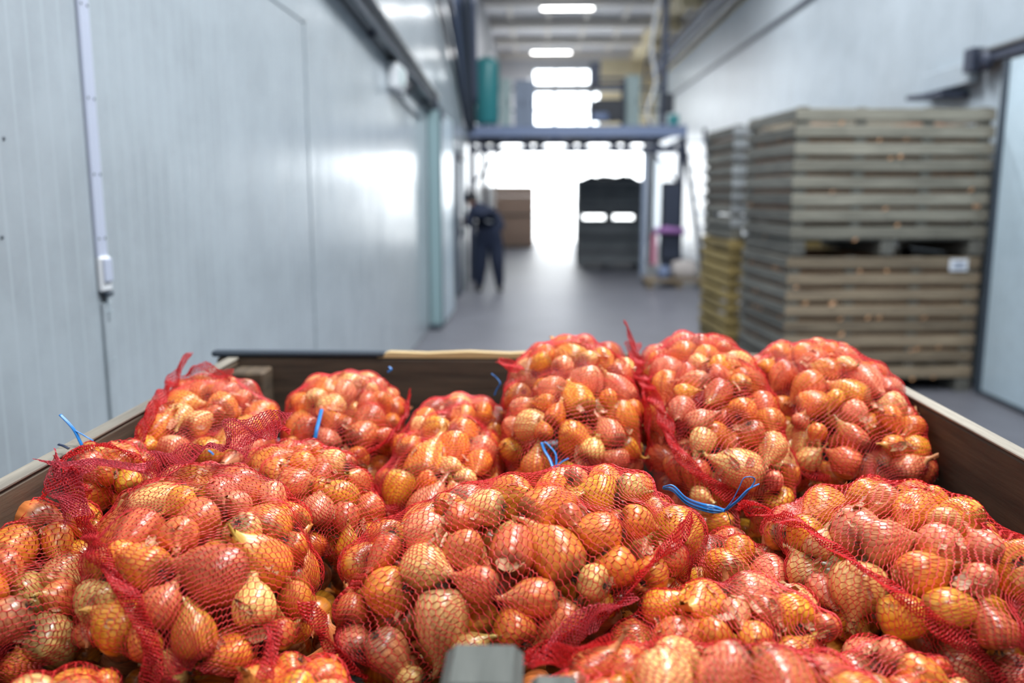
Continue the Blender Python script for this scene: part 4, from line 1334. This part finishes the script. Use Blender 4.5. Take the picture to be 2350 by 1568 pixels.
# ---- the net drawn over the onions
def hexnet(P, Nn, r, closed, mask=None, under=True):
    """knitted net: P is an (rows, cols, 3) grid of knots; threads run along the rows index, cross links alternate"""
    m, n = P.shape[:2]
    jj, ii = np.meshgrid(np.arange(m), np.arange(n), indexing='ij')
    par = ((ii + jj) % 2 == 0)
    if closed:
        Pi = np.where(par[..., None], np.roll(P, -1, 1), np.roll(P, 1, 1))
    else:
        nxt = np.concatenate([P[:, 1:], 2 * P[:, -1:] - P[:, -2:-1]], 1); prv = np.concatenate([2 * P[:, :1] - P[:, 1:2], P[:, :-1]], 1)
        Pi = np.where(par[..., None], nxt, prv)
    P = P + 0.22 * (Pi - P)
    if closed:
        Pi = np.where(par[..., None], np.roll(P, -1, 1), np.roll(P, 1, 1))
    else:
        nxt = np.concatenate([P[:, 1:], 2 * P[:, -1:] - P[:, -2:-1]], 1); prv = np.concatenate([2 * P[:, :1] - P[:, 1:2], P[:, :-1]], 1)
        Pi = np.where(par[..., None], nxt, prv)
    Pj = np.concatenate([P[1:], 2 * P[-1:] - P[-2:-1]], 0)
    Pm = np.concatenate([2 * P[:1] - P[1:2], P[:-1]], 0)
    def nz(v): return v / (np.linalg.norm(v, axis=-1, keepdims=True) + 1e-12)
    c = nz(Pi - P); u = nz(Pj - P); d = nz(Pm - P)
    top = P + Nn * r * 0.9
    vp = P + nz(c + u + 1e-6) * r * 1.05; vm = P + nz(c + d + 1e-6) * r * 1.05; vo = P - c * r * 0.95
    V = np.stack([top, vp, vm, vo], 2).reshape(-1, 3)
    idx = (jj * n + ii) * 4
    ok = np.ones((m, n), bool) if mask is None else mask
    Fs = []
    a = idx[:-1]; b_ = idx[1:]
    k_ = ok[:-1] & ok[1:]
    a, b_ = a[k_], b_[k_]
    Fs += [np.stack([a, a + 1, b_ + 3, b_], -1), np.stack([a + 3, a, b_, b_ + 2], -1)] + ([np.stack([a + 1, a + 3, b_ + 2, b_ + 3], -1)] if under else [])
    if closed:
        a = idx; b_ = np.roll(idx, -1, 1); k_ = ok & np.roll(ok, -1, 1) & par
    else:
        a = idx[:, :-1]; b_ = idx[:, 1:]; k_ = ok[:, :-1] & ok[:, 1:] & par[:, :-1]
    a, b_ = a[k_], b_[k_]
    Fs += [np.stack([a, a + 2, b_ + 2, b_], -1), np.stack([a + 1, a, b_, b_ + 1], -1)] + ([np.stack([a + 2, a + 1, b_ + 1, b_ + 2], -1)] if under else [])
    F = np.concatenate(Fs)
    used = np.zeros(len(V), bool); used[F.ravel()] = True
    remap = np.cumsum(used) - 1
    return V[used], remap[F]
def bilinear(G, x, y):
    """sample grid G (NT, NP, 3), x along rows clamped, y periodic"""
    x = np.clip(x, 0, NT - 1.001); y = np.mod(y, NP)
    x0 = x.astype(int); y0 = y.astype(int) % NP; fx = (x - x0)[..., None]; fy = (y - np.floor(y))[..., None]
    x1 = x0 + 1; y1 = (y0 + 1) % NP
    return (G[x0, y0] * (1 - fx) * (1 - fy) + G[x1, y0] * fx * (1 - fy) + G[x0, y1] * (1 - fx) * fy + G[x1, y1] * fx * fy)
def drape(b):
    """taut skin over the sack's onions, as distance along the sack's rays"""
    d = b.d; dl = np.linalg.norm(d, axis=-1); u = d / dl[..., None]
    hit = np.zeros((NT, NP))
    for o in b.onions:
        if o.layer: continue
        A_ = frame_of(o.ax)
        sc_ = np.array([1, 1, 1 / (0.97 * o.elong)]) / (o.r * 1.05)
        off = ((b.c - (o.c + o.ax * o.r * 0.06)) @ A_) * sc_
        uu = (u @ A_) * sc_
        qa = (uu ** 2).sum(-1); qb = 2 * (uu @ off); qc = off @ off - 1
        dis = qb * qb - 4 * qa * qc
        ok = dis > 0
        t_ = np.where(ok, (-qb + np.sqrt(np.where(ok, dis, 0))) / (2 * qa), 0)
        hit = np.maximum(hit, t_)
    hit = np.minimum(hit, dl * np.minimum(b.s * 1.06 + 0.02, wall_limit(b, d)))
    fl = b.s * dl * 0.93
    h = np.maximum(hit, fl - 0.02)
    for _ in range(70):
        av = (np.roll(h, 1, 1) + np.roll(h, -1, 1)) / 2
        av2 = h.copy(); av2[1:-1] = (h[2:] + h[:-2]) / 2; av2[0] = h[1]; av2[-1] = h[-2]
        h = np.maximum(hit + 0.0015, 0.5 * av + 0.5 * av2 - 0.00012)
    b.h = h
    b.P = b.c + u * h[..., None]
    du = np.gradient(b.P, axis=0); dv = np.roll(b.P, -1, 1) - np.roll(b.P, 1, 1)
    n_ = np.cross(du, dv); n_ /= np.linalg.norm(n_, axis=-1, keepdims=True) + 1e-12
    flip = (n_ * u).sum(-1) < 0
    n_[flip] *= -1
    b.N = n_
sacks = {}
for b in bags.values():
    if b.name.startswith('low'): continue
    drape(b)
    ncol = int(b.circ / 0.0086 / 2) * 2
    nrow = int(b.len / 0.0049)
    J_, I_ = np.meshgrid(np.arange(nrow), np.arange(ncol), indexing='ij')
    x = J_ / (nrow - 1) * (NT - 1); y = I_ / ncol * NP
    ph = rng.uniform(0, 6, 6)
    sx, sy = (NT - 1) / (nrow - 1), NP / ncol
    x = x + sx * (1.5 * np.sin(J_ * 0.11 + I_ * 2 * PI / ncol * 3 + ph[0]) + 0.9 * np.sin(J_ * 0.23 + I_ * 2 * PI / ncol * 7 + ph[1])) + rng.normal(0, 0.16, x.shape) * sx
    y = y + sy * (1.4 * np.sin(J_ * 0.13 + I_ * 2 * PI / ncol * 2 + ph[2]) + 0.8 * np.sin(J_ * 0.31 - I_ * 2 * PI / ncol * 5 + ph[3])) + rng.normal(0, 0.10, x.shape) * sy
    P = bilinear(b.P, x, y); Nn = bilinear(b.N, x, y); Nn /= np.linalg.norm(Nn, axis=-1, keepdims=True) + 1e-9
    P = P + Nn * 0.0012
    mask = Nn[..., 2] > -0.45
    root = empty('onion_sack', b.c - np.array([0, 0, b.C]), 0, BAG_INFO[b.name][0], 'sack', 'net sacks of onions in the open crate')
    b.base = b.c - np.array([0, 0, b.C])
    V, F = hexnet(P, Nn, 0.00074, True, mask, False)
    o = link('net', fast_mesh('net', V - b.base, F), M['net'], root)
    o['kind'] = 'stuff'
    sacks[b.name] = root

# ---- woven seams and folded edges, lying on the sacks
def on_bag(b, px, py):
    """the sack's surface point seen at a pixel; outside its outline, the nearest one moved sideways"""
    X, Y, Z = proj(b.P.reshape(-1, 3))
    vw = ((CAM - b.P) * b.N).sum(-1).reshape(-1)
    d2 = (X - px) ** 2 + (Y - py) ** 2 + np.where(vw > 0, 0, 4e3)
    best = np.argsort(d2)[:12]
    k = best[np.argmin(Z[best] + np.sqrt(d2[best]) * 0.0008)]
    p = b.P.reshape(-1, 3)[k]; n_ = b.N.reshape(-1, 3)[k]
    r_ = ray(px, py); t_ = ((p - CAM) @ CF) / (r_ @ CF)
    return CAM + r_ * t_, n_
def ribbon(bname, pts, w0, cell=0.0036, lift=0.6, thread=0.00125, name='seam', flutter=0.004, ht=0.007, mat='seam', wprof=None, side=1):
    b = bags[bname]
    pn = [on_bag(b, *p_) for p_ in pts]
    ctr = smooth_path([p_ + n_ * ht for p_, n_ in pn], 60)
    nr = smooth_path([n_ for _, n_ in pn], 60)
    L_ = np.concatenate([[0], np.cumsum(np.linalg.norm(np.diff(ctr, axis=0), axis=1))])
    m = max(6, int(L_[-1] / (cell * 0.62)))
    s_ = np.linspace(0, L_[-1], m)
    C_ = np.stack([np.interp(s_, L_, ctr[:, q]) for q in range(3)], -1)
    Nn = np.stack([np.interp(s_, L_, nr[:, q]) for q in range(3)], -1)
    for _ in range(6):
        Nn[1:-1] = (Nn[:-2] + Nn[1:-1] + Nn[2:]) / 3
    Nn /= np.linalg.norm(Nn, axis=1, keepdims=True)
    T = np.gradient(C_, axis=0); T /= np.linalg.norm(T, axis=1, keepdims=True) + 1e-9
    S = np.cross(T, Nn) * side; S /= np.linalg.norm(S, axis=1, keepdims=True) + 1e-9
    ph = rng.uniform(0, 6, 4)
    tilt = lift + 0.35 * np.sin(s_ / 0.05 + ph[0]) + 0.25 * np.sin(s_ / 0.021 + ph[1])
    D = S * np.cos(tilt)[:, None] + Nn * np.sin(np.abs(tilt))[:, None]
    n = max(3, int(w0 / cell) + 1)
    q = np.linspace(-0.5, 0.5, n)
    wv = (wprof(s_ / L_[-1]) if wprof else np.ones(m)) * (1 + 0.18 * np.sin(s_ / 0.017 + ph[2]))
    P = C_[:, None, :] + D[:, None, :] * (q[None, :, None] * w0 * wv[:, None, None])
    P = P + Nn[:, None, :] * (flutter * np.sin(q[None, :, None] * 5 + s_[:, None, None] / 0.012 + ph[3]))
    P = P + rng.normal(0, cell * 0.10, P.shape)
    NN = np.cross(T, D); NN /= np.linalg.norm(NN, axis=1, keepdims=True) + 1e-9
    NN = np.where(((CAM - C_) * NN).sum(1, keepdims=True) < 0, -NN, NN)
    V, F = hexnet(P, np.repeat(NN[:, None, :], n, 1), thread, False)
    o = link(name, fast_mesh(name, V - b.base, F), M[mat], sacks[bname])
    tag(o, 'dense red woven edge strip')
    o['kind'] = 'stuff'
    return o
taper = lambda t: np.clip(np.minimum(0.25 + 3 * t, 1), 0.2, 1)
ribbon('A', [(442, 819), (418, 838), (405, 875), (372, 915), (345, 960), (325, 1010), (322, 1045)], 0.022, wprof=taper)
ribbon('A', [(425, 865), (455, 850), (490, 858), (530, 872)], 0.035, cell=0.0046, lift=1.0, name='gathered_edge', mat='net')
ribbon('B', [(935, 905), (925, 950), (890, 1005), (840, 1040), (790, 1052)], 0.016)
ribbon('C', [(840, 1085), (862, 1130), (900, 1165), (922, 1188)], 0.022)
ribbon('D', [(1150, 830), (1172, 838), (1195, 858)], 0.025, lift=0.3)
ribbon('D', [(1468, 900), (1478, 960), (1482, 1030), (1487, 1080)], 0.018)
ribbon('E', [(1437, 743), (1452, 775), (1468, 850), (1500, 905), (1530, 965), (1560, 1040), (1610, 1095), (1690, 1140)], 0.022, wprof=taper)
ribbon('E', [(1455, 790), (1465, 830), (1480, 860)], 0.030, cell=0.0046, mat='net')
ribbon('F', [(1840, 1070), (1870, 1090), (1910, 1095)], 0.014)
ribbon('G', [(150, 1062), (185, 1040), (240, 1030), (305, 1048), (345, 1078)], 0.018)
ribbon('H', [(95, 1140), (125, 1122), (160, 1118), (200, 1128)], 0.035, cell=0.0046)
ribbon('I', [(165, 1070), (185, 1130), (205, 1200), (232, 1265), (270, 1325), (300, 1370), (330, 1430), (350, 1500), (355, 1565)], 0.030, cell=0.0038, lift=0.4, wprof=lambda t: 1.9 - 1.6 * np.clip(t * 3, 0, 0.75))
ribbon('I', [(158, 1072), (168, 1105), (188, 1150), (205, 1205)], 0.050, cell=0.0038, lift=0.25, name='folded_edge', mat='net_fold', flutter=0.005, ht=0.022, thread=0.0012)
ribbon('I', [(165, 1092), (215, 1082), (280, 1088), (345, 1100)], 0.060, cell=0.0038, lift=0.8, name='folded_edge', mat='net_fold', flutter=0.006, ht=0.022, thread=0.0011)
ribbon('I', [(340, 1098), (400, 1088), (460, 1068), (520, 1045), (580, 1018), (640, 995)], 0.058, cell=0.0038, lift=0.9, name='folded_edge', mat='net_fold', flutter=0.008, ht=0.022, thread=0.0011)
ribbon('J', [(560, 1030), (600, 1000), (640, 985), (665, 1000)], 0.022)
ribbon('K', [(720, 1380), (740, 1430), (770, 1480), (800, 1520), (850, 1545)], 0.022)
ribbon('K', [(1582, 1190), (1560, 1235), (1510, 1275), (1460, 1320), (1420, 1375), (1350, 1415), (1280, 1465), (1200, 1490)], 0.020)
ribbon('K', [(1440, 1350), (1390, 1395), (1330, 1430), (1270, 1480), (1215, 1500)], 0.045, cell=0.0042, name='folded_edge', mat='net_fold', ht=0.010)
ribbon('L', [(1705, 1165), (1750, 1185), (1830, 1205), (1900, 1250), (1990, 1315), (2080, 1380), (2170, 1440), (2240, 1500), (2300, 1565)], 0.020)
ribbon('L', [(1700, 1175), (1730, 1160), (1770, 1175)], 0.03, cell=0.0038, name='gathered_edge')
ribbon('M', [(1212, 1510), (1235, 1535), (1270, 1525), (1330, 1500), (1400, 1482)], 0.024)
ribbon('Q', [(632, 1440), (622, 1490), (608, 1565)], 0.020, mat='net')

# ---- blue plastic strips
def strip(bname, pts, r=0.0028, mat='blue_tie', dz=0.0, flat=0.35):
    b = bags[bname]
    P = []
    for q in pts:
        p_, n_ = on_bag(b, q[0], q[1])
        h = q[2] if len(q) > 2 else 0.004
        P.append(p_ + (CAM - p_) / np.linalg.norm(CAM - p_) * h)
    P = smooth_path(P, 36)
    o = tube('tie_strip', [tuple(p_ - b.base) for p_ in P], r, M[mat], sacks[bname], 6, flat)
    tag(o, 'blue plastic tie strip' if mat == 'blue_tie' else 'dark blue plastic tie strip')
strip('G', [(138, 952), (158, 972), (172, 990), (183, 1012), (188, 1022)], 0.0042)
strip('G', [(172, 988), (185, 995), (200, 1004), (214, 1012)], 0.0026)
strip('G', [(134, 1020), (146, 1024), (158, 1030)], 0.004, 'dark_tie')
strip('B', [(738, 940), (732, 965), (727, 985), (723, 1006)], 0.0042)
strip('B', [(893, 842), (898, 848), (890, 855)], 0.0028)
strip('A', [(478, 1034), (484, 1038), (490, 1044)], 0.004)
strip('C', [(1128, 858), (1140, 868), (1148, 880), (1140, 895), (1135, 908)], 0.0036)
strip('D', [(1243, 1016), (1250, 1035), (1262, 1055), (1272, 1082)], 0.0034)
strip('D', [(1250, 1014), (1262, 1025), (1276, 1045), (1276, 1085)], 0.0026)
strip('D', [(1305, 1052), (1290, 1060), (1278, 1072), (1274, 1086)], 0.0026)
for off in (0, 6, -7):
    strip('O', [(1522, 1120 + off * 0.4, 0.02), (1545, 1122 + off, 0.03), (1575, 1150 + off, 0.03), (1610, 1164 + off, 0.03), (1640, 1170 + off, 0.03), (1664, 1172, 0.03)], 0.0036 if off == 0 else 0.0026)
strip('O', [(1662, 1172, 0.03), (1680, 1150, 0.035), (1696, 1120, 0.04), (1708, 1097, 0.04), (1730, 1097, 0.04), (1728, 1112, 0.04), (1700, 1145, 0.035), (1666, 1172, 0.03)], 0.0026)
strip('O', [(1664, 1170, 0.03), (1690, 1150, 0.035), (1715, 1125, 0.04), (1742, 1111, 0.04)], 0.0034)
strip('O', [(1668, 1175, 0.03), (1674, 1190, 0.028), (1677, 1204, 0.026)], 0.002, 'dark_tie')

# ---- loose dry skins under the nets
vb = [b for b in bags.values() if not b.name.startswith('low')]
def skin_place(k):
    b = vb[k % len(vb)]
    i, j = rng.integers(6, NT - 6), rng.integers(0, NP)
    for _ in range(12):
        if b.N[i, j, 2] > 0.0 : break
        i, j = rng.integers(6, NT - 6), rng.integers(0, NP)
    n_ = b.N[i, j]
    t_ = np.cross(n_, rng.normal(size=3)); t_ /= np.linalg.norm(t_)
    return b.P[i, j] - n_ * rng.uniform(0.004, 0.012), n_, t_
fm = flake_mesh(900, skin_place, 'loose_skins', None, 0.006, 0.018)
tag(link('loose_skins', fm, M['flake']), 'loose papery onion skins trapped under the red nets', 'onion skins', None, 'stuff')
print('ONIONS', len(onions), 'kept', len(kept), 'single', len(single), 'visible', int((vis > 20).sum()))
